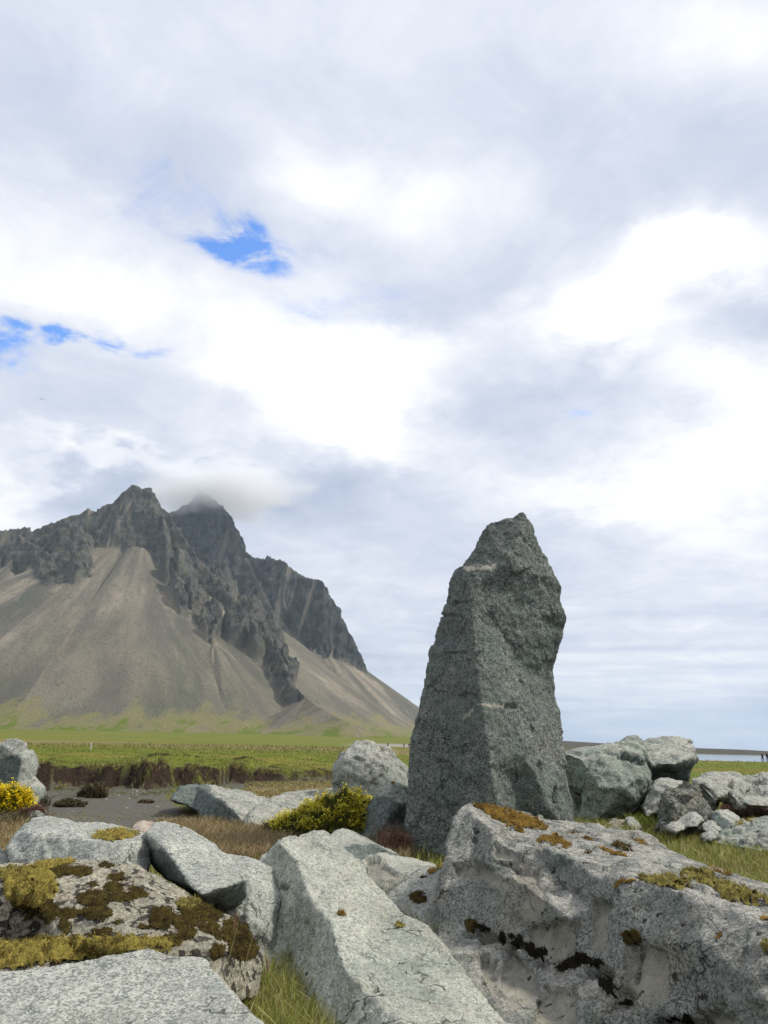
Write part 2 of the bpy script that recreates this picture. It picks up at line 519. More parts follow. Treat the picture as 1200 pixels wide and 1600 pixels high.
c = t.mix(t.attr('dry'), c, t.mix(t.ramp(n2, .3, .7), (0.15, 0.10, 0.05), (0.30, 0.23, 0.12)))
sandc = t.mix(t.ramp(n3, .3, .7), (0.075, 0.072, 0.062), (0.15, 0.143, 0.12))
sandc = t.mix(t.ramp(n2, .45, .65, 0, .6), sandc, (0.10, 0.085, 0.06))
c = t.mix(t.attr('sand'), c, sandc)
c = t.mix(t.attr('gravel'), c, (0.26, 0.24, 0.21))
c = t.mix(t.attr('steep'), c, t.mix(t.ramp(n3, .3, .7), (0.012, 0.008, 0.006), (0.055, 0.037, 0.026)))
c = t.mix(t.attr('spit'), c, (0.07, 0.065, 0.05))
t.put(b.inputs['Base Color'], c); b.inputs['Roughness'].default_value = .95
b.inputs['Specular IOR Level'].default_value = .1
bn = t.node('ShaderNodeBump', {'Height': t.math('ADD', n2, t.math('MULTIPLY', n3, .5)), 'Strength': .7, 'Distance': .06})
t.put(b.inputs['Normal'], bn.outputs[0])
me = mesh_np('ground', tv, tf, m_ground)
for k_, a_ in (('sand', sand), ('dry', dry), ('farbrown', farbrown), ('gravel', gravel), ('steep', steep), ('spit', sst(60, 110, tv[:, 0]) * sst(372, 380, tv[:, 1]))):
    fattr(me, k_, a_)
link('ground', me, kind='structure')

# lagoon water
m_water, t, b = new_mat('lagoon_water')
b.inputs['Base Color'].default_value = (0.05, 0.07, 0.08, 1); b.inputs['Roughness'].default_value = .08
geo = t.node('ShaderNodeNewGeometry').outputs['Position']
bn = t.node('ShaderNodeBump', {'Height': t.noise(geo, .6, 3, .5), 'Strength': .15, 'Distance': .1}); t.put(b.inputs['Normal'], bn.outputs[0])
wv = np.array([[-60, 100, -.12], [900, 100, -.12], [900, 1500, -.12], [-60, 1500, -.12]])
# keeps under the meadow except in the lagoon hollow
link('water', mesh_np('water', wv, [[0, 1, 2, 3]], m_water), kind='structure')
m_sea, t, b = new_mat('far_sea')
b.inputs['Base Color'].default_value = (0.05, 0.08, 0.11, 1); b.inputs['Roughness'].default_value = .25

# ------------------------------------------------------------------ mountain
def ridge(pts):
    out = []
    for px, py, Y, hc in pts: out.append((*U(px, py, Y), hc))
    return np.array(out)


RIDGES = [
    ridge([(-900, 880, 900, 90), (-450, 850, 960, 90), (-200, 838, 1040, 100), (-60, 833, 1100, 90), (0, 828, 1120, 85), (44, 822, 1130, 85), (52, 829, 1132, 85), (92, 812, 1140, 100), (118, 804, 1140, 110), (140, 795, 1140, 120),
           (146, 799, 1140, 120), (165, 790, 1145, 120), (182, 782, 1150, 130), (192, 768, 1150, 135), (204, 757, 1150, 140), (214, 757, 1150, 140), (222, 762, 1150, 140), (232, 759, 1150, 140), (241, 772, 1145, 140), (256, 795, 1140, 140),
           (284, 828, 1120, 140), (306, 866, 1095, 130), (340, 902, 1065, 120), (374, 945, 1020, 110), (405, 982, 975, 90), (430, 1010, 930, 80), (447, 1040, 890, 60), (458, 1070, 860, 30), (480, 1090, 820, 0), (510, 1115, 770, 0), (548, 1143, 700, 0)]),
    ridge([(120, 860, 1500, 120), (200, 830, 1480, 120), (262, 802, 1450, 160), (280, 794, 1450, 180), (296, 784, 1450, 190), (304, 772, 1450, 200), (318, 766, 1450, 200), (340, 784, 1445, 200), (362, 806, 1440, 190), (371, 832, 1430, 180), (382, 860, 1420, 170), (397, 869, 1410, 160),
           (414, 873, 1400, 160), (419, 866, 1400, 160), (430, 873, 1395, 160), (446, 876, 1390, 160), (458, 890, 1385, 150), (476, 901, 1375, 150), (498, 906, 1360, 150), (506, 907, 1355, 150), (516, 928, 1350, 140), (532, 955, 1340, 130), (546, 986, 1330, 110),
           (560, 1016, 1320, 90), (571, 1052, 1310, 55), (584, 1083, 1290, 20), (615, 1106, 1260, 0), (650, 1132, 1210, 0), (690, 1156, 1150, 0)]),
    # spur carrying the lower crags on the near massif
    ridge([(256, 800, 1135, 40), (262, 860, 1065, 40), (280, 925, 995, 35), (310, 975, 940, 25), (334, 1000, 910, 5)]),
    ridge([(30, 835, 1120, 60), (90, 870, 1065, 55), (105, 905, 1020, 30)]),
    ridge([(384, 870, 1410, 60), (420, 940, 1330, 50), (450, 985, 1290, 20)]),
]
mu = np.linspace(-0.80, 0.075, 640); my = np.concatenate([np.linspace(520, 820, 80)[:-1], np.linspace(820, 1480, 290), np.linspace(1480, 2000, 40)[1:]])
MX = mu[None, :] * my[:, None]; MY = np.repeat(my[:, None], len(mu), 1)
mp = np.stack([MX.ravel(), MY.ravel()], 1)
warp = np.stack([fbm(np.c_[mp / 90, mp[:, :1] * 0], 3), fbm(np.c_[mp / 90, mp[:, :1] * 0 + 7], 3)], 1) * 9
best = np.full(len(mp), -1e9); S = np.zeros(len(mp)); D = np.zeros(len(mp)); HC = np.zeros(len(mp)); RID = np.zeros(len(mp))
for ri, rd in enumerate(RIDGES):
    s0 = ri * 3000.0
    for a, b_ in zip(rd[:-1], rd[1:]):
        ab = b_[:2] - a[:2]; L = np.linalg.norm(ab)
        tt = np.clip(((mp - a[:2]) @ ab) / (L * L), 0, 1)
        q = a[:2] + tt[:, None] * ab
        dv = mp + warp * 0 - q
        d = np.hypot(dv[:, 0], dv[:, 1])
        zr = a[2] + tt * (b_[2] - a[2]); hc = (a[3] + tt * (b_[3] - a[3])) * (.88 if ri == 0 else 1.0)
        s1 = 2.1 if ri != 1 else 2.6
        dc = hc / s1
        drop = np.where(d < dc, d * s1, hc + (d - dc) * .665)
        z = zr - drop
        m = z > best
        # angle about the ridge end keeps streaks running straight down the fans
        ang = np.arctan2(dv[:, 1], dv[:, 0])
        best = np.where(m, z, best); S = np.where(m, s0 + tt * L + ang * 45, S); D = np.where(m, d, D); HC = np.where(m, sst(1.15, .85, d / np.maximum(dc, 1)) * (hc > 5), HC); RID = np.where(m, ri, RID)
        s0 += L
z = best
p3 = np.c_[mp, z]
cliff = HC
pn = np.c_[mp / 70, z / 120]
env = sst(0, 30, D)
n_big = fbm(pn, 5)
rg = ridged(np.c_[mp / 38, z / 90], 5) - .6
fing = fbm(np.c_[S / 22, D / 260, RID * 3.1], 4)
edge = np.clip(cliff + n_big * .35 + fing * .9 - .12, 0, 1)
cliff2 = sst(.35, .62, edge) * (HC > 0.001) + 0
# loose crags on the scree
mpx, mpy = P(p3)
CR = [(95, 885, 60, 35), (75, 870, 40, 25), (120, 895, 30, 22), (300, 925, 36, 42), (330, 975, 18, 34), (375, 975, 30, 36), (432, 1040, 20, 34), (280, 890, 30, 30), (350, 925, 26, 36), (410, 1005, 26, 34), (452, 1062, 12, 18), (20, 860, 40, 24)]
crag = np.zeros(len(mp))
for cx, cy, rx, ry in CR:
    crag = np.maximum(crag, 1 - ((mpx - cx) / rx) ** 2 - ((mpy - cy) / ry) ** 2)
crag = np.clip(crag, 0, 1) * (mp[:, 1] < 1200)
crag = sst(.12, .5, crag + n_big * .45 * (crag > 0))
cliff2 = np.maximum(cliff2, crag)
z = z + cliff2 * (rg * 26 * env + (ridged(np.c_[mp / 95, z / 260], 3) - .6) * 55 * env + n_big * 10 * env + 2.2 * perlin(p3 / 9) * (.3 + env)) + crag * 12 * env
sn_ = np.c_[S / 26, D / 420, RID * 3.3]
z = z + (1 - cliff2) * (fbm(sn_, 3) * 6.0 + ridged(np.c_[S / 60, D / 700, RID], 2) * 6 - 3) * env * sst(0, 60, z)
z = z + 1.6 * perlin(p3 / 4.5) * (.25 + cliff2) + .8 * perlin(p3 / 2.1) * cliff2
# foot: flattens out into the plain
base = zt(mp[:, 0], mp[:, 1], False) - 1.5
foot = z - base
z = np.where(foot < 34, base + 34 * np.power(np.clip((foot + 34) / 68, 0, 1), 1.75) * 1.0, z)
z = np.where(foot < -34, base, z)
z = np.where(foot < 34, np.minimum(z, base + 34), z)
mv = np.c_[mp, z]
# overhang detail on cliffs: sideways push
mv[:, 0] += cliff2 * 5 * fbm(mv / 16, 3); mv[:, 1] += cliff2 * 5 * fbm(mv / 16 + 9, 3)
nr, nc = MX.shape
ii = np.arange((nr - 1) * nc).reshape(nr - 1, nc)[:, :-1].ravel()
mf = np.stack([ii, ii + 1, ii + nc + 1, ii + nc], 1)
keep = (z[mf] - base[mf]).max(1) > 0.05
mf = mf[keep]
me_m, t, b = new_mat('mountain_rock')
co = t.attr('flow', 'Vector'); geo = t.node('ShaderNodeNewGeometry').outputs['Position']
fx, fy, fz = t.sep(co)
sv = t.comb(t.math('MULTIPLY', fx, .030), t.math('MULTIPLY', fy, .0020), fz)
st1 = t.noise(sv, 1.0, 6, .68, .25, out=1)
s1x, s1y, s1z = t.sep(st1)
sv2 = t.comb(t.math('MULTIPLY', fx, .2), t.math('MULTIPLY', fy, .006), fz)
st2 = t.noise(sv2, 1.0, 4, .6)
gn = t.noise(geo, .30, 5, .75)
big = t.noise(geo, .012, 4, .55)
scree = t.mix(t.ramp(s1x, .43, .58), (0.115, 0.118, 0.085), (0.25, 0.222, 0.165))
scree = t.mix(t.ramp(s1y, .51, .58, 0, .9), scree, (0.36, 0.305, 0.23))
scree = t.mix(t.ramp(s1z, .50, .66, 0, .65), scree, (0.115, 0.118, 0.082))
scree = t.mix(t.ramp(big, .40, .62, 0, .35), scree, (0.20, 0.165, 0.125))
scree = t.mix(t.ramp(st2, .42, .62, 0, .6), scree, (0.12, 0.11, 0.095))
scree = t.mix(t.ramp(gn, .52, .70, 0, .5), scree, (0.075, 0.072, 0.06))
gn2 = t.noise(geo, .09, 6, .75)
scree = t.mix(t.ramp(gn2, .54, .66, 0, .6), scree, (0.105, 0.105, 0.07))
scree = t.mix(1.0, scree, (1.02, 1.02, 1.01), 'MULTIPLY')
cn = t.noise(geo, .055, 6, .68); cn2 = t.noise(t.vmath('MULTIPLY', geo, (.12, .12, .045)), 1.0, 5, .7)
clf = t.mix(t.ramp(cn2, .33, .66), (0.032, 0.038, 0.038), (0.140, 0.142, 0.125))
clf = t.mix(t.ramp(cn, .50, .63, 0, .7), clf, (0.105, 0.110, 0.050))
clf = t.mix(t.ramp(cn, .46, .34, 0, .6), clf, (0.17, 0.135, 0.10))
isb = t.math('MAXIMUM', t.ramp(t.math('ABSOLUTE', t.math('SUBTRACT', fz, 3.3)), .5, 1.0, 1, 0), t.ramp(fz, 12.5, 13.0))
clf = t.mix(t.math('MULTIPLY', isb, .75), clf, t.mix(t.ramp(cn2, .33, .66), (0.020, 0.028, 0.034), (0.085, 0.095, 0.092)))
clf = t.mix(t.math('MULTIPLY', t.math('SUBTRACT', 1.0, isb), .14), clf, scree)
band_ = t.noise(t.vmath('MULTIPLY', geo, (.01, .01, .11)), 1.0, 5, .6)
clf = t.mix(t.ramp(band_, .5, .62, 0, .45), clf, (0.035, 0.037, 0.036))
c = t.mix(t.attr('cliff'), scree, clf)
hz_ = t.attr('foot')
fg = t.noise(t.vmath('MULTIPLY', geo, (.035, .012, .012)), 1.0, 6, .7)
gr_ = t.math('ADD', hz_, t.math('MULTIPLY', t.math('SUBTRACT', fg, .52), 2.6))
c = t.mix(t.ramp(gr_, .35, .70, 0, .75), c, (0.24, 0.215, 0.082))
c = t.mix(t.ramp(gr_, .80, 1.0), c, (0.13, 0.175, 0.018))
t.put(b.inputs['Base Color'], c); b.inputs['Roughness'].default_value = .95; b.inputs['Specular IOR Level'].default_value = .1
bn = t.node('ShaderNodeBump', {'Height': t.math('ADD', t.math('MULTIPLY', cn2, t.attr('cliff')), t.math('MULTIPLY', gn, .6)), 'Strength': .8, 'Distance': 9.0})
t.put(b.inputs['Normal'], bn.outputs[0])
me = mesh_np('mountain', mv, mf, me_m)
fattr(me, 'cliff', cliff2)
fattr(me, 'foot', np.clip(1 - (z - base) / 42, 0, 1))
a = me.attributes.new('flow', 'FLOAT_VECTOR', 'POINT'); a.data.foreach_set('vector', np.c_[S, D, RID * 3.3].astype(np.float32).ravel())
link('mountain', me, kind='structure')

# ------------------------------------------------------------------ rocks
ROCKS = {}
TRI = [0]
DG = bpy.context.evaluated_depsgraph_get


def closed_hull(out, inn, edges, T, shr=(.93, .62)):
    n = len(out)
    pts2 = [Vector((p[0], -p[1])) for p in out] + [Vector((p[0], -p[1])) for p in inn]
    dep = [p[2] for p in out] + [p[2] for p in inn]
    ed = [(i, (i + 1) % n) for i in range(n)] + [(a if a >= 0 else a, b) for a, b in edges]
    v2, e2, f2, ov, oe, of = delaunay_2d_cdt(pts2, ed, [], 1, 1e-4)
    V = []
    for i, v in enumerate(v2):
        if ov[i]: d = dep[ov[i][0]]
        else:
            ds = [(v - q).length for q in pts2]; k = np.argsort(ds)[:2]; w0, w1 = 1 / (ds[k[0]] + 1e-3), 1 / (ds[k[1]] + 1e-3)
            d = (dep[k[0]] * w0 + dep[k[1]] * w1) / (w0 + w1)
        V.append(U(v.x, -v.y, d))
    F = [list(f) for f in f2]
    # boundary loop of the front sheet
    from collections import Counter
    cnt = Counter(); dirE = {}
    for f in F:
        for i in range(len(f)):
            a, b = f[i], f[(i + 1) % len(f)]
            cnt[frozenset((a, b))] += 1; dirE[(a, b)] = 1
    nxt = {b: a for (a, b) in dirE if cnt[frozenset((a, b))] == 1}
    start = next(iter(nxt)); loop = [start]
    while True:
        k = nxt[loop[-1]]
        if k == start or len(loop) > 2000: break
        loop.append(k)
    cx = sum(v2[i].x for i in loop) / len(loop); cy = -sum(v2[i].y for i in loop) / len(loop)
    def depth(i): return V[i][1]
    far = max(depth(i) for i in loop) + T
    prev = loop
    for s, lf in ((shr[0], .5), (shr[1], 1.0)):
        ring = []
        for i in loop:
            px, py = v2[i].x, -v2[i].y
            ring.append(len(V)); V.append(U(cx + (px - cx) * s, cy + (py - cy) * s, depth(i) + (far - depth(i)) * lf))
        for k in range(len(loop)):
            F.append([prev[k], prev[(k + 1) % len(loop)], ring[(k + 1) % len(loop)], ring[k]])
        prev = ring
    V.append(U(cx, cy, far + T * .1)); c = len(V) - 1
    for k in range(len(loop)): F.append([prev[k], prev[(k + 1) % len(loop)], c])
    bm = bmesh.new()
    bv = [bm.verts.new(v) for v in V]
    for f in F:
        try: bm.faces.new([bv[i] for i in f])
        except ValueError: pass
    bmesh.ops.triangulate(bm, faces=bm.faces[:])
    bmesh.ops.recalc_face_normals(bm, faces=bm.faces[:])
    return bm


def leftback(pts):
    return [(a_, b_, c_ + .38 * float(sst(735, 700, a_) if False else (1 - sst(690, 745, a_)))) for a_, b_, c_ in pts]


def rock(key, name, label, out, inn=(), edges=(), T=.6, mat=None, chip=1.0, rough=1.0, cell=.42, vox=.0030, scars=(), veins=(), fresh_shade=(), scard=.05, aniso=None, cat='boulder', group=None, sink=0.0, pits=(), tint=None):
    out = [tuple(p) for p in out]; inn = list(inn)
    if key == 'stone': out = leftback(out); inn = leftback(inn)
    Ym = float(np.mean([p[2] for p in out]))
    if Ym > 10.6: chip *= 1.35; rough *= .65; vox = min(vox, .0023)
    nout = len(out)
    ed = [(nout + a, nout + b) if not isinstance(a, str) else (int(a[1:]), nout + b) for a, b in edges]
    bm = closed_hull(out, inn, ed, T)
    me = bpy.data.meshes.new(name); bm.to_mesh(me); bm.free()
    tmp = bpy.data.objects.new('tmp', me); COL.objects.link(tmp)
    md = tmp.modifiers.new('r', 'REMESH'); md.mode = 'VOXEL'; md.voxel_size = max(Ym * vox, .008); md.adaptivity = 0
    ev = tmp.evaluated_get(DG()); m2 = bpy.data.meshes.new_from_object(ev)
    bpy.data.objects.remove(tmp); bpy.data.meshes.remove(me)
    nv = len(m2.vertices); v = np.empty(nv * 3, np.float32); m2.vertices.foreach_get('co', v); v = v.reshape(-1, 3).astype(float)
    nm = np.empty(nv * 3, np.float32); m2.vertex_normals.foreach_get('vector', nm); nm = nm.reshape(-1, 3).astype(float)
    # drop everything well under ground is kept closed: it is buried
    u = Ym / FPX                       # metres per photograph pixel
    seed = (abs(hash_str(key)) % 97) * 1.37
    va = v if aniso is None else v @ np.array(Euler([R(a_) for a_ in aniso[:3]]).to_matrix()) * np.array([1, 1, aniso[3]])
    q = va / cell + seed
    q = q + .09 * np.stack([perlin(v / cell * 1.7 + 3), perlin(v / cell * 1.7 + 11), perlin(v / cell * 1.7 + 23)], 1)
    px, py = P(v)
    facing = (nm @ np.array([0, -1, 0.3])) > -.1
    jn = fbm(v / (22 * u) + 5, 4); jn2 = fbm(v / (22 * u) + 55, 4)
    sc = np.zeros(nv); rec = np.zeros(nv)
    for poly in scars:
        ins = inpoly(px + jn * 5, py + jn2 * 5, poly) & facing
        dist = np.full(nv, 1e9)
        for (x0, y0), (x1, y1) in zip(poly, poly[1:] + poly[:1]):
            L2 = (x1 - x0) ** 2 + (y1 - y0) ** 2 + 1e-9; X_, Y_ = px + jn * 5, py + jn2 * 5
            tt = np.clip(((X_ - x0) * (x1 - x0) + (Y_ - y0) * (y1 - y0)) / L2, 0, 1)
            dist = np.minimum(dist, np.hypot(X_ - x0 - tt * (x1 - x0), Y_ - y0 - tt * (y1 - y0)))
        sc = np.maximum(sc, ins * sst(0, 3, dist))
        # each scar is a hollow deepest under its upper rim
        ymin = min(p[1] for p in poly); ymax = max(p[1] for p in poly)
        rec = np.maximum(rec, ins * sst(0, 2.0, dist) * (1.25 - .9 * np.clip((py - ymin) / (ymax - ymin + 1e-6), 0, 1)))
    calm = 1 - .75 * sc
    disp = chip * u * (6.0 * chips(q)) * calm + chip * u * 3.2 * chips(va / (cell * .33) + seed) * calm
    disp += rough * u * calm * (2.0 * fbm(v / (26 * u) + seed, 4) + 1.2 * fbm(v / (6 * u) + seed, 2))
    disp -= rec * scard
    for (pcx, pcy, prx, pry, depth) in pits:
        f = np.clip(1 - ((px - pcx) / prx) ** 2 - ((py - pcy) / pry) ** 2, 0, 1)
        disp -= facing * sst(0, .6, f) * depth
    v = v + nm * disp[:, None]
    m2.vertices.foreach_set('co', v.astype(np.float32).ravel())
    m2.polygons.foreach_set('use_smooth', np.ones(len(m2.polygons), bool))
    px, py = P(v)
    ve = np.zeros(nv)
    for poly in veins: ve = np.maximum(ve, inpoly(px + jn * 2, py + jn2 * 2, poly) & facing)
    base = np.array([v[:, 0].mean(), v[:, 1].mean(), 0.0])
    m2.vertices.foreach_set('co', (v - base).astype(np.float32).ravel())
    m2.name = name
    m2.materials.clear(); m2.materials.append(mat or M_grey)
    crn = sst(.62, .9, nm[:, 2]) * sst(-.35, .25, fbm(v / (30 * u) + 77, 4) + .1)
    fr = np.zeros(nv)
    for poly in fresh_shade: fr = np.maximum(fr, inpoly(px + jn * 3, py + jn2 * 3, poly) & ((nm @ np.array([0, -1, 0.])) > -.3))
    fattr(m2, 'fresh_shade', fr * .9)
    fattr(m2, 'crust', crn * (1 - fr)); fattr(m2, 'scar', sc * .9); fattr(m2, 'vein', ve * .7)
    m2.update()
    o = link(name, m2, loc=base, label=label, cat=cat, group=group)
    nf = len(m2.polygons)
    fc = np.empty(nf * 4, np.int32)
    lt = np.empty(nf, np.int32); m2.polygons.foreach_get('loop_total', lt)
    assert (lt == 4).all()
    m2.loops.foreach_get('vertex_index', fc); fc = fc.reshape(-1, 4)
    m2.vertex_normals.foreach_get('vector', nmf := np.empty(nv * 3, np.float32))
    ROCKS[key] = dict(o=o, v=v, n=nmf.reshape(-1, 3).astype(float), f=fc, base=base, u=u, px=px, py=py, Y=Ym)
    TRI[0] += nf * 2
    return o


def hash_str(s):
    h = 0
    for ch in s: h = (h * 131 + ord(ch)) % 1000003
    return h


# --- foreground
rock('slab', 'granite_slab', 'speckled pale granite slab with straight right edge, nearest at bottom left',
     [(-60, 1528, 3.35), (60, 1514, 3.4), (130, 1504, 3.45), (190, 1492, 3.5), (232, 1484, 3.55), (262, 1496, 3.5), (318, 1500, 3.5), (346, 1530, 3.3), (380, 1570, 3.08), (412, 1604, 2.92), (450, 1650, 2.75), (460, 1720, 2.6), (-60, 1740, 2.3)],
     [(60, 1620, 2.82), (200, 1590, 2.98), (320, 1620, 2.85), (240, 1520, 3.35)], T=.5, mat=M_white, chip=.6, rough=.9, sink=.3)
rock('mossy', 'mossy_boulder', 'flat-topped tan boulder covered in dark moss cushions behind the bottom left slab',
     [(-60, 1352, 4.75), (0, 1350, 4.8), (60, 1346, 4.9), (130, 1343, 4.9), (175, 1350, 4.85), (215, 1350, 4.85), (250, 1372, 4.75), (300, 1400, 4.5), (335, 1422, 4.4), (385, 1452, 4.45), (412, 1500, 4.4), (405, 1560, 4.2), (330, 1580, 3.8), (-60, 1600, 3.4)],
     [(75, 1440, 4.05), (20, 1400, 4.45), (60, 1400, 4.3), (150, 1420, 4.1), (220, 1380, 4.5), (270, 1430, 4.1), (330, 1480, 3.85), (240, 1490, 3.75), (100, 1475, 3.9), (0, 1480, 4.1), (340, 1450, 4.2), (40, 1450, 4.35)], T=.7, mat=M_tan, chip=.55, rough=1.0, cell=.3,
     pits=[(20, 1440, 55, 38, .10)])
rock('widegrey', 'grey_boulder', 'wide pale grey boulder with a moss mat on top, behind the mossy boulder',
     [(8, 1326, 5.6), (22, 1304, 5.8), (38, 1286, 6.1), (52, 1278, 6.3), (76, 1277, 6.35), (100, 1278, 6.35), (122, 1285, 6.2), (150, 1284, 6.3), (175, 1287, 6.3), (194, 1291, 6.2), (217, 1298, 5.9), (230, 1312, 5.7), (237, 1340, 5.5), (232, 1372, 5.2), (180, 1390, 5.1), (60, 1380, 5.2), (15, 1348, 5.4)],
     [(45, 1300, 5.6), (60, 1306, 5.45), (120, 1308, 5.4), (165, 1317, 5.3), (195, 1318, 5.3), (222, 1312, 5.45), (40, 1340, 5.35), (150, 1345, 5.15), (210, 1345, 5.25)], [(0, 1), (1, 2), (2, 3), (3, 4), (4, 5)], T=.5, mat=M_white, chip=.6)
rock('tilted', 'tilted_slab', 'pale speckled slab with dark green underside tilted across its neighbours left of the centre boulder',
     [(226, 1302, 5.5), (238, 1286, 5.75), (262, 1283, 5.8), (285, 1290, 5.7), (302, 1298, 5.65), (335, 1318, 5.45), (360, 1340, 5.2), (380, 1360, 4.98), (384, 1376, 4.85), (386, 1400, 5.05), (375, 1415, 5.15), (350, 1424, 5.15), (330, 1420, 5.15), (313, 1407, 5.15), (290, 1390, 5.3), (255, 1371, 5.5), (238, 1355, 5.6), (230, 1328, 5.6)],
     [(256, 1327, 5.05), (270, 1344, 4.88), (296, 1384, 4.6), (314, 1398, 4.5), (345, 1388, 4.62), (300, 1330, 5.1)], [(0, 1), (1, 2), (2, 3), (3, 4), ('o9', 4), ('o18', 0)] if False else [(0, 1), (1, 2), (2, 3), (3, 4)], T=.25, mat=M_white, chip=.3, rough=.6,
     fresh_shade=[[(222, 1326), (256, 1327), (270, 1344), (296, 1384), (314, 1398), (345, 1389), (390, 1372), (400, 1430), (300, 1440), (220, 1370)]])
rock('behindtilt', 'grey_boulder', 'pale rough boulder squeezed between the tilted slab and the centre boulder',
     [(330, 1330, 6.0), (360, 1334, 6.0), (386, 1337, 6.0), (405, 1348, 5.9), (428, 1358, 5.8), (440, 1400, 5.5), (430, 1480, 5.1), (408, 1520, 4.9), (380, 1470, 4.9), (345, 1430, 5.1), (335, 1390, 5.5)],
     [(395, 1380, 5.35), (385, 1430, 5.0), (410, 1450, 4.95)], T=.4, mat=M_white, chip=.7)
rock('centre', 'ridged_boulder', 'large pale green-grey boulder with sharp ridge in the bottom centre foreground',
     [(406, 1342, 6.1), (420, 1326, 6.25), (436, 1313, 6.3), (470, 1303, 6.5), (500, 1297, 6.6), (512, 1297, 6.6), (521, 1309, 6.5), (536, 1326, 6.3), (549, 1336, 6.2), (562, 1345, 6.15), (573, 1354, 6.1), (577, 1370, 5.95), (592, 1386, 5.8), (608, 1404, 5.55), (630, 1431, 5.2), (648, 1438, 5.15), (668, 1448, 5.0), (690, 1473, 4.8), (711, 1506, 4.5), (736, 1536, 4.25), (761, 1566, 3.98), (790, 1606, 3.7), (830, 1680, 3.3),
      (800, 1760, 3.0), (480, 1760, 3.2), (435, 1660, 3.85), (412, 1590, 4.25), (402, 1540, 4.6), (399, 1500, 4.85), (394, 1450, 5.35), (398, 1400, 5.7), (402, 1365, 5.95)],
     [(440, 1319, 5.95), (463, 1346, 5.55), (478, 1380, 5.2), (487, 1411, 4.95), (516, 1438, 4.65), (521, 1458, 4.5), (541, 1520, 4.05), (570, 1546, 3.85), (620, 1592, 3.45), (660, 1650, 3.1),
      (440, 1356, 5.85), (425, 1420, 5.5), (450, 1500, 4.95), (480, 1600, 4.1), (565, 1640, 3.45),
      (497, 1328, 6.15), (537, 1353, 5.85), (530, 1345, 6.1), (560, 1360, 5.95), (600, 1470, 4.75), (680, 1560, 3.95)], [(0, 1), (1, 2), (2, 3), (3, 4), (4, 5), (5, 6), (6, 7), (7, 8), (8, 9)], T=.7, mat=M_pale, chip=.85, rough=1.1, cell=.42,
     pits=[(413, 1438, 7, 16, .05), (489, 1571, 8, 24, .07), (450, 1497, 7, 10, .03), (478, 1443, 4, 5, .02), (487, 1456, 4, 6, .02), (428, 1392, 5, 14, .05), (441, 1385, 8, 5, .04), (553, 1352, 8, 4, .03)])
rock('bigright', 'gabbro_boulder', 'huge weathered boulder filling the bottom right corner, moss along its sloping top',
     [(684, 1475, 5.3), (690, 1440, 5.45), (686, 1400, 5.6), (692, 1370, 5.75), (700, 1342, 5.85), (693, 1326, 5.95), (704, 1300, 6.05), (711, 1276, 6.2), (720, 1262, 6.3), (735, 1256, 6.4), (765, 1262, 6.6), (800, 1268, 6.8), (850, 1277, 7.0), (900, 1286, 7.0), (960, 1295, 6.8), (1010, 1311, 6.3), (1050, 1331, 5.8), (1090, 1349, 5.4), (1150, 1367, 5.0), (1200, 1384, 4.75), (1280, 1405, 4.4),
      (1320, 1500, 3.6), (1320, 1740, 2.9), (820, 1740, 3.7), (795, 1640, 3.7), (770, 1590, 4.0), (735, 1540, 4.45), (705, 1500, 4.9)],
     [(745, 1275, 6.05), (765, 1291, 5.85), (800, 1311, 5.55), (850, 1326, 5.3), (885, 1338, 5.1), (935, 1372, 4.62), (965, 1384, 4.45), (990, 1374, 4.4), (1025, 1382, 4.25), (1065, 1398, 4.05), (1120, 1416, 3.85), (1200, 1440, 3.6), (1280, 1462, 3.4),
      (740, 1325, 5.85), (770, 1335, 5.45), (772, 1312, 5.6), (805, 1352, 5.25), (812, 1370, 5.0), (745, 1375, 5.5), (790, 1430, 5.05), (860, 1360, 5.15), (880, 1430, 4.55), (860, 1480, 4.65), (920, 1420, 4.55),
      (760, 1460, 5.15), (745, 1500, 4.85), (820, 1520, 4.62), (850, 1560, 4.35), (920, 1510, 4.35), (960, 1560, 4.05), (1010, 1470, 4.05), (1045, 1500, 3.95), (1030, 1570, 3.85), (1100, 1480, 3.7), (1180, 1540, 3.4), (1080, 1605, 3.75), (900, 1620, 4.05), (1000, 1640, 3.9), (1150, 1650, 3.45)],
     [(0, 1), (1, 2), (2, 3), (3, 4), (4, 5), (5, 6), (6, 7), (7, 8), (8, 9), (9, 10), (10, 11), (11, 12), (13, 15), (16, 17)], T=.8, mat=M_big, chip=1.6, rough=.75, cell=.5, scard=.045,
     scars=[[(708, 1352), (730, 1345), (765, 1352), (792, 1378), (794, 1392), (765, 1385), (740, 1372), (715, 1368)], [(770, 1312), (800, 1330), (845, 1350), (800, 1358), (768, 1340)], [(797, 1350), (842, 1354), (850, 1375), (856, 1405), (845, 1440), (810, 1447), (811, 1400)],
            [(815, 1450), (870, 1440), (905, 1430), (900, 1480), (870, 1505), (840, 1480)], [(745, 1450), (790, 1465), (790, 1480), (750, 1480)], [(978, 1490), (1000, 1465), (1045, 1490), (1045, 1560), (1020, 1570), (975, 1550)],
            [(790, 1482), (830, 1505), (842, 1560), (800, 1572), (778, 1530)], [(845, 1530), (902, 1545), (895, 1600), (850, 1640), (830, 1600)], [(745, 1490), (775, 1500), (782, 1560), (760, 1545)], [(925, 1400), (960, 1410), (945, 1490), (920, 1480)], [(1090, 1580), (1150, 1580), (1170, 1620), (1090, 1620)]],
     pits=[(748, 1462, 30, 5, .06), (800, 1480, 20, 8, .06), (855, 1500, 30, 8, .06), (930, 1520, 35, 9, .07), (975, 1560, 20, 20, .06), (1060, 1598, 50, 9, .07), (990, 1500, 6, 40, .05), (744, 1299, 5, 6, .06), (742, 1313, 5, 5, .04), (790, 1347, 20, 9, .07)])
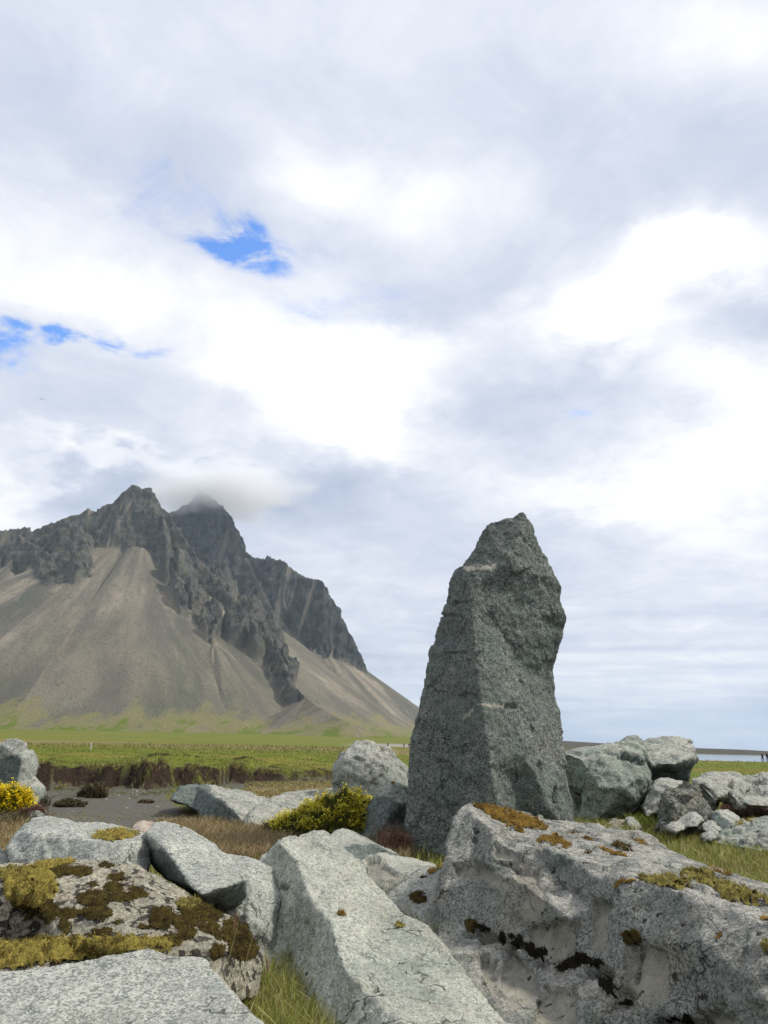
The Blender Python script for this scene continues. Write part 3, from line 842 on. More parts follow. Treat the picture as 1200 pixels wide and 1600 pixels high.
rock('roundmoss', 'grey_boulder', 'grey boulder with round dark moss cushions wedged between the two largest foreground boulders',
     [(600, 1400, 7.0), (622, 1385, 7.1), (640, 1369, 7.2), (662, 1354, 7.3), (690, 1353, 7.3), (715, 1360, 7.2), (720, 1420, 6.3), (712, 1490, 5.7), (695, 1510, 5.5), (668, 1470, 5.7), (640, 1440, 6.1), (615, 1420, 6.5)],
     [(650, 1385, 6.9), (690, 1400, 6.5), (660, 1420, 6.2), (690, 1450, 6.0)], T=.5, mat=M_grey, chip=.6, cell=.25)
rock('brownface', 'angular_rock', 'angular rock with smooth brownish broken face, left of the standing stone foot',
     [(563, 1347, 7.7), (574, 1339, 7.8), (590, 1333, 8.0), (606, 1333, 8.3), (640, 1339, 8.5), (668, 1347, 8.5), (692, 1356, 8.3), (694, 1370, 7.8), (650, 1385, 7.4), (612, 1402, 7.3), (590, 1400, 7.3), (572, 1370, 7.5)],
     [(592, 1338, 7.7), (613, 1354, 7.5), (640, 1368, 7.35), (600, 1372, 7.35), (660, 1355, 7.95)], [(0, 1), (1, 2)], T=.5, mat=M_pale, chip=.35, scars=[[(568, 1340), (590, 1334), (613, 1354), (639, 1368), (610, 1385), (585, 1380), (570, 1362)]])
rock('flatback', 'flat_rock', 'low flat grey rock with shaded front, directly behind the centre boulder top',
     [(512, 1306, 8.3), (522, 1299, 8.8), (536, 1295, 9.3), (553, 1301, 9.4), (577, 1312, 9.3), (602, 1325, 9.0), (625, 1336, 8.6), (600, 1345, 8.4), (560, 1352, 8.1), (535, 1335, 8.1)],
     [(540, 1322, 8.3), (560, 1318, 8.35), (582, 1318, 8.45), (604, 1328, 8.4)], [(0, 1), (1, 2), (2, 3)], T=.3, mat=M_grey, chip=.4, fresh_shade=[[(535, 1322), (560, 1319), (582, 1319), (604, 1329), (622, 1337), (600, 1350), (540, 1350)]])

# --- the standing stone
rock('stone', 'standing_stone', 'tall dark upright standing stone towering above all other rocks',
     [(631, 1337, 9.9), (634, 1290, 9.9), (638, 1240, 9.95), (637, 1200, 10.0), (641, 1165, 10.05), (649, 1128, 10.1), (656, 1097, 10.15), (665, 1062, 10.2), (673, 1020, 10.25), (682, 987, 10.3), (690, 957, 10.3), (698, 930, 10.35), (703, 905, 10.35), (711, 891, 10.35), (729, 877, 10.4), (741, 860, 10.45), (749, 841, 10.5), (759, 824, 10.5), (767, 814, 10.5), (782, 812, 10.5), (800, 807, 10.5), (809, 801, 10.5), (818, 800, 10.5), (827, 811, 10.5), (838, 836, 10.55),
      (850, 861, 10.6), (861, 884, 10.6), (873, 905, 10.65), (880, 918, 10.65), (875, 936, 10.7), (885, 959, 10.7), (879, 980, 10.75), (872, 1012, 10.8), (863, 1047, 10.8), (867, 1082, 10.75), (875, 1110, 10.7), (877, 1140, 10.65), (880, 1165, 10.6), (885, 1198, 10.5), (891, 1236, 10.4), (898, 1284, 10.3), (895, 1310, 10.2), (800, 1360, 9.7), (700, 1366, 9.5), (645, 1360, 9.8)],
     [(728, 893, 10.15), (735, 920, 10.0), (738, 962, 9.9), (742, 1012, 9.8), (747, 1068, 9.68), (751, 1099, 9.6), (758, 1143, 9.5), (765, 1197, 9.42), (774, 1246, 9.4), (785, 1300, 9.35),
      (770, 886, 10.15), (815, 830, 10.35), (790, 880, 10.15), (800, 930, 10.3), (780, 985, 10.2), (835, 960, 10.45), (815, 1045, 10.35), (845, 1000, 10.45),
      (785, 1060, 9.95), (800, 1110, 9.85), (845, 1140, 10.2), (818, 1178, 9.75), (842, 1218, 9.75), (858, 1268, 9.75), (800, 1225, 9.8), (820, 1275, 9.85), (870, 1220, 10.1), (700, 1000, 10.15), (690, 1200, 9.75), (700, 1300, 9.6), (845, 900, 10.45)],
     [(0, 1), (1, 2), (2, 3), (3, 4), (4, 5), (5, 6), (6, 7), (7, 8), (8, 9), (19, 21), (21, 22), (22, 23)], T=1.0, mat=M_dark, chip=.75, rough=1.15, cell=.65, vox=.0025, cat='standing stone',
     veins=[[(722, 886), (735, 883), (750, 885), (774, 879), (775, 888), (755, 890), (728, 892)], [(747, 1101), (765, 1099), (790, 1103), (786, 1106), (760, 1104)], [(722, 1124), (738, 1106), (741, 1108), (726, 1126)]],
     pits=[(692, 1190, 14, 2.5, .06), (798, 1104, 14, 5, .06), (845, 1205, 5, 18, .06), (868, 1250, 5, 24, .08), (700, 962, 24, 2.5, .04), (715, 1020, 26, 2.5, .04), (716, 942, 26, 2.5, .03), (730, 1088, 18, 6, .04)])

# --- middle ground, left and centre
rock('bushrock', 'rounded_boulder', 'rounded dark green boulder against the left side of the standing stone',
     [(560, 1292, 11.2), (565, 1272, 11.3), (580, 1250, 11.4), (598, 1231, 11.5), (612, 1222, 11.6), (626, 1226, 11.7), (642, 1232, 11.8), (655, 1270, 11.6), (650, 1318, 11.1), (620, 1325, 10.9), (585, 1322, 10.9), (565, 1312, 11.0)],
     [(603, 1243, 11.25), (612, 1248, 11.2), (625, 1255, 11.2), (600, 1290, 10.95)], T=.7, mat=M_fargreen, chip=.5, fresh_shade=[[(555, 1320), (560, 1270), (580, 1248), (600, 1240), (612, 1249), (626, 1258), (634, 1325)]])
rock('lightmid', 'grey_boulder', 'big pale blocky boulder behind the yellow shrub',
     [(521, 1245, 15.7), (522, 1200, 15.8), (527, 1180, 15.9), (547, 1170, 16.1), (552, 1160, 16.2), (570, 1155, 16.4), (585, 1160, 16.4), (594, 1170, 16.3), (606, 1169, 16.3), (618, 1180, 16.3), (630, 1196, 16.2), (642, 1212, 16.2), (650, 1250, 15.9), (630, 1275, 15.3), (540, 1275, 15.3)],
     [(532, 1200, 15.6), (540, 1186, 15.7), (575, 1180, 15.7), (565, 1215, 15.4), (600, 1200, 15.5), (605, 1180, 15.9)], T=1.2, mat=M_far, chip=.9, rough=1.1, cell=.5, pits=[(557, 1187, 6, 3, .12)])
rock('darknose', 'angular_boulder', 'angular boulder with a dark green undercut nose pointing left beside the grey sand',
     [(266, 1250, 13.6), (274, 1240, 13.8), (283, 1228, 14.0), (306, 1226, 14.3), (327, 1226, 14.5), (345, 1230, 15.0), (364, 1233, 15.2), (388, 1238, 15.3), (405, 1245, 15.0), (425, 1250, 14.6), (432, 1262, 14.0), (410, 1300, 12.4), (384, 1303, 12.2), (352, 1297, 12.3), (331, 1292, 12.5), (328, 1281, 13.0), (314, 1279, 13.3), (307, 1267, 13.5), (290, 1258, 13.6)],
     [(333, 1242, 13.3), (352, 1256, 12.7), (366, 1265, 12.4), (377, 1280, 12.15), (330, 1262, 13.1), (350, 1280, 12.7)], [(0, 1), (1, 2), (2, 3)], T=.7, mat=M_far, chip=.5, fresh_shade=[[(260, 1222), (327, 1225), (333, 1242), (352, 1256), (366, 1265), (377, 1281), (378, 1310), (300, 1300), (260, 1260)]])
rock('longslab', 'long_slab', 'long low slab running back from the undercut boulder towards the pale blocky boulder',
     [(378, 1283, 12.05), (400, 1262, 13.4), (428, 1248, 14.6), (437, 1241, 15.6), (452, 1239, 16.2), (482, 1236, 17.0), (522, 1231, 18.0), (545, 1236, 17.0), (520, 1262, 14.2), (470, 1282, 13.0), (420, 1305, 11.9), (384, 1308, 11.9)],
     [(382, 1275, 12.2), (430, 1263, 13.3), (480, 1247, 15.2), (520, 1239, 16.5)], [(0, 1), (1, 2), (2, 3)], T=.5, mat=M_far, chip=.5)
rock('leftedge', 'grey_boulder', 'stepped pale boulder with a green hollow at the left picture edge, above yellow flowers',
     [(-60, 1175, 14.8), (0, 1162, 14.8), (12, 1157, 14.9), (26, 1154, 14.9), (37, 1155, 14.8), (41, 1163, 14.7), (42, 1173, 14.6), (51, 1173, 14.7), (55, 1185, 14.7), (58, 1200, 14.6), (55, 1215, 14.5), (63, 1223, 14.4), (71, 1233, 14.3), (70, 1244, 14.2), (63, 1250, 14.1), (58, 1258, 14.0), (48, 1266, 13.9), (-60, 1275, 13.7)],
     [(20, 1178, 14.5), (33, 1185, 14.3), (32, 1200, 14.3), (25, 1225, 14.2), (15, 1245, 14.2), (0, 1215, 14.6), (0, 1190, 14.7), (50, 1230, 14.0)], [(0, 1), (1, 2), (2, 3), (3, 4)], T=1.0, mat=M_far, chip=.6, fresh_shade=[[(-60, 1200), (0, 1188), (18, 1180), (32, 1186), (32, 1203), (25, 1225), (16, 1248), (-60, 1260)]])
rock('leftsmall', 'small_rock', 'small pale rock under the stepped boulder at the left edge, beside reddish heather',
     [(44, 1262, 12.6), (60, 1259, 12.8), (66, 1263, 12.8), (73, 1274, 12.6), (78, 1288, 12.2), (45, 1290, 12.1)], [(60, 1272, 12.3)], T=.3, mat=M_far, chip=.5, cat='rock')
rock('pinkstone', 'pink_rock', 'small rust-stained pink rock between the wide grey boulder and the tilted slab',
     [(204, 1298, 6.5), (211, 1287, 6.6), (224, 1281, 6.7), (240, 1286, 6.7), (248, 1296, 6.6), (245, 1312, 6.3), (210, 1312, 6.2)], [(228, 1297, 6.3)], T=.3, mat=rock_material('rusty_stone', (0.45, 0.40, 0.36), (0.28, 0.19, 0.15), 16, .5, .0, .3, .2, .4), chip=.4, cat='rock')
rock('edgebit', 'small_rock', 'small grey rock at the left picture edge below the wide grey boulder',
     [(-40, 1326, 5.9), (6, 1328, 5.9), (17, 1341, 5.7), (24, 1356, 5.5), (-40, 1362, 5.4)], [(-5, 1345, 5.6)], T=.3, mat=M_grey, chip=.4, cat='rock')
rock('pebble1', 'small_rock', 'small flat pale stone lying in dry grass in front of the undercut boulder',
     [(364, 1307, 11.3), (371, 1300, 11.6), (383, 1296, 11.7), (388, 1303, 11.5), (380, 1311, 11.1)], [(375, 1303, 11.3)], T=.15, mat=M_far, chip=.3, cat='rock')
rock('pebble2', 'flat_stone', 'low flat stone on the grey sand below the undercut nose',
     [(280, 1284, 13.4), (298, 1279, 13.8), (328, 1281, 13.6), (333, 1292, 12.9), (300, 1298, 12.6), (283, 1293, 12.9)], [(305, 1286, 13.1)], T=.2, mat=M_far, chip=.3, cat='rock')
rock('whitestone', 'white_stone', 'tiny white stone on the sand below the turf bank',
     [(194, 1222, 21.5), (198, 1219, 21.5), (202, 1224, 21.5), (204, 1229, 21.4), (197, 1229, 21.3)], [(198, 1225, 21.3)], T=.1, mat=rock_material('white_stone', (.8, .78, .74), (.6, .58, .55), 10, .3, 0, 0, 0, .2), chip=.2, cat='rock', vox=.0012)

# --- right group
rock('greenbig', 'green_boulder', 'largest boulder of the right group, green-tinged and rounded with a dark notch near its top',
     [(870, 1180, 14.9), (883, 1178, 14.8), (900, 1171, 15.0), (927, 1167, 15.2), (944, 1164, 15.3), (963, 1161, 15.4), (977, 1158, 15.5), (982, 1152, 15.6), (992, 1151, 15.7), (1003, 1155, 15.7), (1007, 1167, 15.5), (1009, 1187, 15.1), (1012, 1198, 14.8), (1018, 1213, 14.7), (1018, 1228, 14.6), (1015, 1234, 14.5), (1010, 1248, 14.4), (1000, 1261, 14.3), (983, 1274, 14.3), (967, 1281, 14.3), (953, 1283, 14.3), (943, 1290, 14.3), (925, 1291, 14.2), (901, 1280, 14.3), (911, 1257, 14.5), (909, 1240, 14.7), (894, 1230, 15.0), (880, 1225, 15.2), (872, 1200, 15.2)],
     [(905, 1185, 14.5), (940, 1180, 14.4), (970, 1175, 14.6), (935, 1230, 13.9), (975, 1230, 13.8), (1000, 1215, 14.1), (950, 1265, 13.9), (1003, 1180, 14.9)], T=1.4, mat=M_fargreen, chip=.8, rough=1.1, cell=.55,
     pits=[(982, 1183, 20, 7, .28), (997, 1193, 13, 4, .22), (972, 1178, 8, 7, .2)], fresh_shade=[[(964, 1175), (975, 1175), (985, 1180), (1008, 1184), (1007, 1190), (1008, 1195), (985, 1194), (984, 1189), (966, 1186)]])  # notch outline also coloured dark, painting the shade inside the hollow
rock('overhang', 'overhanging_boulder', 'flat-topped pale boulder with a dark underside leaning right of the large green boulder',
     [(1001, 1166, 15.9), (1006, 1158, 16.2), (1014, 1155, 16.4), (1034, 1153, 16.5), (1054, 1152, 16.5), (1068, 1154, 16.4), (1081, 1157, 16.2), (1084, 1168, 16.0), (1089, 1184, 15.8), (1086, 1195, 15.9), (1079, 1203, 16.0), (1077, 1222, 16.1), (1060, 1232, 16.1), (1020, 1232, 16.1), (1010, 1205, 15.9)],
     [(1012, 1185, 15.3), (1018, 1197, 15.15), (1043, 1193, 15.05), (1054, 1197, 15.1), (1067, 1190, 15.2), (1080, 1184, 15.4), (1040, 1205, 15.8), (1060, 1208, 15.85), (1040, 1172, 15.6)], [(1, 2), (2, 3), (3, 4), (4, 5)], T=1.1, mat=M_far, chip=.5, fresh_shade=[[(1014, 1200), (1043, 1194), (1054, 1198), (1067, 1191), (1092, 1184), (1092, 1240), (1010, 1240)]])
rock('wedge', 'wedge_rock', 'pale wedge-shaped rock under the dark overhang, right of the large green boulder',
     [(1003, 1262, 13.9), (1012, 1238, 14.1), (1018, 1226, 14.3), (1030, 1215, 14.6), (1047, 1215, 14.7), (1068, 1223, 14.6), (1075, 1240, 14.1), (1050, 1268, 13.6), (1010, 1275, 13.5)],
     [(1022, 1233, 14.0), (1042, 1228, 14.0), (1040, 1245, 13.8)], [(0, 1)], T=.6, mat=M_far, chip=.6)
rock('darkcrag', 'dark_boulder', 'dark cracked boulder with a mossy top in the middle of the right group',
     [(1024, 1296, 12.2), (1033, 1272, 12.5), (1037, 1248, 12.8), (1043, 1238, 12.9), (1057, 1233, 13.0), (1070, 1226, 13.3), (1083, 1226, 13.4), (1090, 1231, 13.3), (1094, 1244, 13.1), (1103, 1258, 12.8), (1111, 1275, 12.4), (1110, 1295, 12.1), (1060, 1302, 11.9)],
     [(1052, 1243, 12.55), (1075, 1240, 12.6), (1068, 1262, 12.3), (1090, 1262, 12.4), (1050, 1270, 12.1), (1080, 1250, 12.6)], T=.7, mat=rock_material('dark_lichened_stone', (0.22, 0.22, 0.19), (0.05, 0.05, 0.045), 16, .7, .3, .3, .6, .8), chip=1.3, cell=.22)
rock('rightpale', 'pale_boulder', 'smooth pale boulder with dark slot and shaded hollow, against the green meadow',
     [(1078, 1217, 14.6), (1100, 1210, 15.0), (1115, 1206, 15.2), (1134, 1206, 15.3), (1158, 1209, 15.2), (1164, 1219, 14.9), (1173, 1229, 14.6), (1171, 1236, 14.5), (1162, 1237, 14.5), (1165, 1244, 14.2), (1166, 1262, 13.9), (1150, 1266, 13.8), (1142, 1257, 13.9), (1132, 1254, 14.1), (1122, 1262, 14.1), (1108, 1268, 14.0), (1100, 1250, 14.0), (1090, 1235, 14.2)],
     [(1100, 1222, 14.3), (1135, 1217, 14.4), (1109, 1258, 13.65), (1122, 1248, 13.55), (1138, 1238, 13.7), (1150, 1225, 14.2), (1150, 1247, 13.7)], [(2, 3), (3, 4)], T=.9, mat=M_far, chip=.5, pits=[(1142, 1224, 5, 10, .25), (1141, 1243, 4, 6, .2), (1120, 1258, 12, 6, .35)])
rock('fargrey', 'grey_boulder', 'grey rough boulder at the right picture edge against the green meadow',
     [(1155, 1216, 16.0), (1163, 1212, 16.2), (1178, 1215, 16.2), (1192, 1212, 16.3), (1200, 1209, 16.4), (1260, 1205, 16.4), (1260, 1255, 15.0), (1192, 1252, 15.0), (1160, 1245, 15.2)],
     [(1175, 1225, 15.6), (1190, 1235, 15.5), (1200, 1222, 15.7)], T=.8, mat=M_far, chip=1.2, cell=.35)
rock('flatpale', 'flat_stone', 'flat pale stone at the right picture edge above the reddish heather',
     [(1158, 1246, 14.1), (1170, 1243, 14.5), (1200, 1244, 14.6), (1260, 1245, 14.5), (1260, 1262, 13.4), (1183, 1260, 13.6), (1163, 1256, 13.8)], [(1190, 1252, 13.9)], T=.4, mat=M_far, chip=.3)
rock('splitblock', 'angular_rock', 'angular block with dark left and bright speckled right side, right of the dark cracked boulder',
     [(1110, 1272, 12.1), (1123, 1266, 12.3), (1135, 1263, 12.5), (1147, 1270, 12.4), (1158, 1279, 12.2), (1152, 1290, 11.8), (1135, 1302, 11.4), (1120, 1300, 11.5), (1112, 1285, 11.8)],
     [(1124, 1268, 12.0), (1131, 1276, 11.8), (1141, 1286, 11.55)], [(0, 1), (1, 2)], T=.4, mat=M_far, chip=.3, fresh_shade=[[(1105, 1270), (1123, 1268), (1131, 1277), (1142, 1287), (1135, 1305), (1105, 1300)]])
rock('rightlow', 'grey_boulder', 'sloping grey-green boulder at right picture edge with moss along its left rim',
     [(1113, 1313, 10.9), (1127, 1302, 11.2), (1138, 1295, 11.4), (1155, 1287, 11.6), (1175, 1280, 11.8), (1189, 1278, 11.9), (1260, 1274, 12.0), (1280, 1345, 9.8), (1184, 1330, 10.2), (1150, 1326, 10.3), (1125, 1320, 10.6)],
     [(1150, 1300, 10.95), (1175, 1295, 10.9), (1200, 1300, 10.6), (1165, 1312, 10.45)], T=.6, mat=M_fargreen, chip=.9, cell=.3)
rock('s1', 'small_rock', 'smooth blue-grey stone in front of the dark cracked boulder', [(1056, 1286, 11.9), (1070, 1273, 12.1), (1085, 1267, 12.2), (1096, 1276, 12.0), (1100, 1282, 11.9), (1090, 1292, 11.6), (1070, 1294, 11.6)], [(1082, 1277, 11.8)], T=.3, mat=M_far, chip=.3, cat='rock')
rock('s2', 'small_rock', 'small dark pitted stone in the grass, lower left of the smooth blue-grey stone', [(1040, 1296, 11.3), (1049, 1286, 11.5), (1060, 1284, 11.6), (1072, 1288, 11.5), (1072, 1298, 11.2), (1055, 1303, 11.0)], [(1057, 1291, 11.2)], T=.25, mat=M_far, chip=.8, cat='rock')
rock('s3', 'small_rock', 'low grey stone left of the angular two-toned block', [(1097, 1289, 11.4), (1108, 1282, 11.6), (1118, 1287, 11.5), (1129, 1296, 11.3), (1122, 1304, 11.0), (1100, 1300, 11.1)], [(1110, 1289, 11.25)], T=.25, mat=M_far, chip=.5, cat='rock')
rock('s4', 'small_rock', 'small pale stone at the grass edge beside the nearest right-hand boulder', [(1095, 1307, 10.8), (1106, 1297, 11.0), (1118, 1297, 11.0), (1124, 1301, 10.9), (1118, 1312, 10.6), (1100, 1314, 10.5)], [(1110, 1302, 10.7)], T=.2, mat=M_far, chip=.6, cat='rock')
rock('s5', 'small_rock', 'brown-grey stone half hidden under the large green boulder', [(943, 1296, 13.1), (950, 1284, 13.4), (962, 1281, 13.5), (980, 1283, 13.5), (988, 1292, 13.3), (985, 1304, 12.8), (950, 1306, 12.7)], [(968, 1290, 13.0)], T=.4, mat=M_tan, chip=.6, cat='rock')
rock('s6', 'small_rock', 'pale leaning wedge stone at the lower right corner of the large green boulder', [(976, 1279, 13.2), (984, 1274, 13.4), (996, 1284, 13.2), (1006, 1296, 12.8), (990, 1300, 12.6), (982, 1292, 12.9)], [(988, 1286, 13.0)], T=.2, mat=M_far, chip=.3, cat='rock')
rock('s7', 'small_rock', 'small pale stone in the grass at the right foot of the standing stone', [(912, 1296, 12.0), (920, 1288, 12.3), (935, 1286, 12.4), (948, 1292, 12.2), (945, 1302, 11.8), (918, 1304, 11.7)], [(930, 1292, 12.0)], T=.25, mat=M_far, chip=.4, cat='rock')
rock('backdark', 'dark_boulder', 'dark shadowed rock in the gap between the standing stone and the large green boulder', [(868, 1225, 15.9), (890, 1222, 16.0), (915, 1235, 15.9), (920, 1265, 15.3), (905, 1285, 14.9), (870, 1285, 14.9)], [(895, 1250, 15.4)], T=.6, mat=M_fargreen, chip=.6)
print('rock tris', TRI[0])


# ------------------------------------------------------------------ moss on the rocks
m_moss, t, b = new_mat('moss_cushion')
co = t.node('ShaderNodeTexCoord').outputs['Object']
mn = t.noise(co, 14, 5, .7); mn2 = t.noise(co, 90, 3, .7); mt = t.attr('tint', 'Color')
t.put(b.inputs['Base Color'], t.mix(t.ramp(mn2, .3, .7), t.mix(.6, mt, (0.02, 0.014, 0.006)), mt))
b.inputs['Roughness'].default_value = 1; b.inputs['Specular IOR Level'].default_value = .05
t.put(b.inputs['Normal'], t.node('ShaderNodeBump', {'Height': mn2, 'Strength': 1.0, 'Distance': .02}).outputs[0])
MOSSC = {'gold': ((0.44, 0.36, 0.085), (0.16, 0.115, 0.03)), 'dark': ((0.11, 0.085, 0.022), (0.035, 0.024, 0.010)), 'olive': ((0.36, 0.31, 0.085), (0.08, 0.055, 0.02)), 'rust': ((0.34, 0.21, 0.045), (0.10, 0.06, 0.018)), 'black': ((0.022, 0.018, 0.01), (0.012, 0.01, 0.007))}


def moss(key, shape, kind='dark', th=3.0, fuzz=1.0, part=None):
    r = ROCKS[key]; v, n, f, u = r['v'], r['n'], r['f'], r['u']
    px, py = r['px'], r['py']
    if 'j' not in r: r['j'] = (fbm(v / (9 * u) + 3, 3) * 3.2, fbm(v / (9 * u) + 33, 3) * 3.2)
    jn, jn2 = r['j']
    view = v - np.array([0, 0, CAM_H]); view /= np.linalg.norm(view, axis=1)[:, None]
    face = np.einsum('ij,ij->i', n, -view) > 0.03
    if isinstance(shape[0], tuple):
        cx = np.mean([p[0] for p in shape]); cy = np.mean([p[1] for p in shape])
        e = np.full(len(v), -1.0)
        # distance to polygon edge in px
        ins = inpoly(px + jn, py + jn2, shape); dist = np.full(len(v), 1e9)
        for (x0, y0), (x1, y1) in zip(shape, shape[1:] + shape[:1]):
            L2 = (x1 - x0) ** 2 + (y1 - y0) ** 2 + 1e-9
            tt = np.clip(((px + jn - x0) * (x1 - x0) + (py + jn2 - y0) * (y1 - y0)) / L2, 0, 1)
            dist = np.minimum(dist, np.hypot(px + jn - x0 - tt * (x1 - x0), py + jn2 - y0 - tt * (y1 - y0)))
        e = np.where(ins, dist / 6.0, -1)
    else:
        cx, cy, rx, ry = shape
        d = np.hypot((px + jn - cx) / rx, (py + jn2 - cy) / ry)
        e = (1 - d) * min(rx, ry) / 4.0
    m = (e > 0) & face
    fm = m[f].all(1)
    if fm.sum() < 4: return None
    ff = f[fm]
    lab = {int(i): int(i) for i in np.unique(ff)}
    def find(a_):
        while lab[a_] != a_: lab[a_] = lab[lab[a_]]; a_ = lab[a_]
        return a_
    for q_ in ff.tolist():
        r0 = find(q_[0])
        for o_ in q_[1:]:
            r1 = find(o_)
            if r1 != r0: lab[r1] = r0
    roots_ = np.array([find(int(i)) for i in ff[:, 0]])
    vals_, cnts_ = np.unique(roots_, return_counts=True)
    if part is None:
        order = np.argsort(-cnts_)
        for ci in order[:6]:
            if cnts_[ci] >= 6: moss(key, shape, kind, th, fuzz, part=ci)
        return None
    ff = ff[roots_ == vals_[part]]
    ids, inv = np.unique(ff, return_inverse=True); ff = inv.reshape(-1, 4)
    vv = v[ids]; nn = n[ids]; ee = np.clip(e[ids], 0, 1)
    bump = np.clip(.55 + .9 * fbm(vv / (7 * u) + 7, 3), 0.05, 2)
    h = u * th * np.sqrt(ee) * bump + u * .25
    # rim stays buried so the cushion is closed against the stone
    h = np.where(ee < .12, -u * .4, h)
    v2 = vv + nn * h[:, None]
    ca, cb = MOSSC[kind]
    tfac = np.clip(.5 + .9 * fbm(vv / (12 * u) + 1, 3) + .35 * (nn[:, 2] - .5), 0, 1)[:, None]
    colr = np.array(cb) * (1 - tfac) + np.array(ca) * tfac
    # sprigs
    nsp = int(len(ids) * 2.2 * fuzz)
    k = rng.integers(0, len(ids), nsp)
    k = k[ee[k] > .1]; nsp = len(k)
    root = v2[k] + rng.normal(size=(nsp, 3)) * u * 1.2
    up = nn[k] * .8 + rng.normal(size=(nsp, 3)) * .45 + np.array([0, 0, .4]); up /= np.linalg.norm(up, axis=1)[:, None]
    side = np.cross(up, rng.normal(size=(nsp, 3))); side /= np.linalg.norm(side, axis=1)[:, None] + 1e-9
    L = (u * rng.uniform(1.2, 3.2, nsp))[:, None]
    tri = np.stack([root - side * u * .55, root + side * u * .55, root + up * L], 1).reshape(-1, 3)
    tc_ = np.repeat(np.clip(colr[k] * rng.uniform(.6, 1.6, (nsp, 1)), 0, 1), 3, 0)
    base = r['base']
    me = bpy.data.meshes.new('moss')
    V = np.vstack([v2, tri]) - base
    nq = len(ff)
    loops = np.concatenate([ff.ravel(), np.arange(len(v2), len(v2) + 3 * nsp)]).astype(np.int32)
    me.vertices.add(len(V)); me.vertices.foreach_set('co', V.astype(np.float32).ravel())
    me.loops.add(len(loops)); me.loops.foreach_set('vertex_index', loops)
    me.polygons.add(nq + nsp)
    me.polygons.foreach_set('loop_start', np.concatenate([np.arange(nq) * 4, nq * 4 + np.arange(nsp) * 3]).astype(np.int32))
    me.polygons.foreach_set('loop_total', np.concatenate([np.full(nq, 4), np.full(nsp, 3)]).astype(np.int32))
    me.polygons.foreach_set('material_index', np.concatenate([np.zeros(nq), np.ones(nsp)]).astype(np.int32))
    me.polygons.foreach_set('use_smooth', np.concatenate([np.ones(nq), np.zeros(nsp)]).astype(bool))
    me.materials.append(m_moss); me.materials.append(M_mossfuzz)
    me.update(calc_edges=True)
    cattr(me, 'tint', np.vstack([colr, tc_]))
    o = bpy.data.objects.new('moss_patch', me); COL.objects.link(o)
    o.parent = r['o']
    TRI[0] += nq * 2 + nsp
    return o


for s in [((0, 1470), (60, 1463), (130, 1465), (200, 1462), (250, 1466), (275, 1475), (272, 1490), (235, 1482), (200, 1490), (130, 1502), (60, 1510), (-40, 1524), (-40, 1470))]:
    moss('mossy', list(s), 'gold', 7)
    moss('slab', list(s), 'gold', 5)
moss('mossy', (48, 1390, 44, 34), 'gold', 10); moss('mossy', (58, 1425, 40, 20), 'dark', 8); moss('mossy', (20, 1368, 26, 14), 'olive', 8)
moss('mossy', [(30, 1362), (60, 1346), (110, 1340), (128, 1345), (95, 1356), (60, 1366)], 'gold', 6)
moss('mossy', (95, 1362, 26, 10), 'dark', 4); moss('mossy', (128, 1363, 18, 10), 'dark', 4)
for s in [(147, 1382, 11, 5), (182, 1371, 16, 8), (178, 1388, 18, 10), (165, 1352, 16, 5), (210, 1388, 12, 4), (147, 1405, 32, 14), (190, 1403, 24, 9), (216, 1398, 20, 8), (152, 1428, 26, 14), (108, 1427, 24, 9), (160, 1457, 20, 10), (143, 1462, 14, 6), (183, 1443, 9, 4), (226, 1449, 13, 6),
          (252, 1436, 22, 20), (290, 1440, 24, 14), (320, 1430, 30, 14), (305, 1420, 32, 12), (268, 1470, 22, 12), (292, 1459, 18, 11), (326, 1451, 18, 11), (345, 1463, 12, 8), (338, 1488, 16, 14), (372, 1455, 30, 22), (380, 1480, 26, 24), (102, 1447, 12, 14), (122, 1440, 8, 4)]:
    moss('mossy', s, 'dark', 3.5)
moss('mossy', (295, 1412, 22, 10), 'olive', 5)
moss('mossy', [(150, 1480), (210, 1478), (270, 1482), (262, 1494), (215, 1484), (180, 1492)], 'olive', 4)
moss('widegrey', [(134, 1308), (150, 1300), (165, 1295), (195, 1294), (218, 1300), (224, 1307), (200, 1310), (185, 1316), (165, 1316), (148, 1312)], 'gold', 4); moss('widegrey', (180, 1307, 26, 5), 'rust', 3)
moss('tilted', (286, 1291, 9, 2.5), 'rust', 2); moss('tilted', (226, 1360, 8, 6), 'black', 2)
moss('centre', (536, 1428, 11, 5), 'rust', 4); moss('centre', (625, 1446, 10, 6), 'olive', 3); moss('centre', (603, 1429, 7, 2.5), 'dark', 2); moss('centre', (553, 1350, 9, 4), 'black', 2)
moss('centre', (413, 1438, 4, 13), 'black', 1.5); moss('centre', (489, 1572, 6, 18), 'dark', 1.5); moss('centre', (450, 1498, 4, 9), 'dark', 1.5); moss('centre', (430, 1392, 4, 11), 'black', 1.5); moss('centre', (445, 1382, 6, 4), 'black', 1.5)
moss('roundmoss', (655, 1404, 14, 10), 'dark', 6); moss('roundmoss', (676, 1361, 9, 6), 'rust', 4); moss('roundmoss', (662, 1371, 7, 3), 'black', 2); moss('roundmoss', (650, 1371, 3, 3), 'black', 2)
moss('roundmoss', [(668, 1350), (685, 1336), (697, 1335), (697, 1360), (688, 1360)], 'gold', 8)
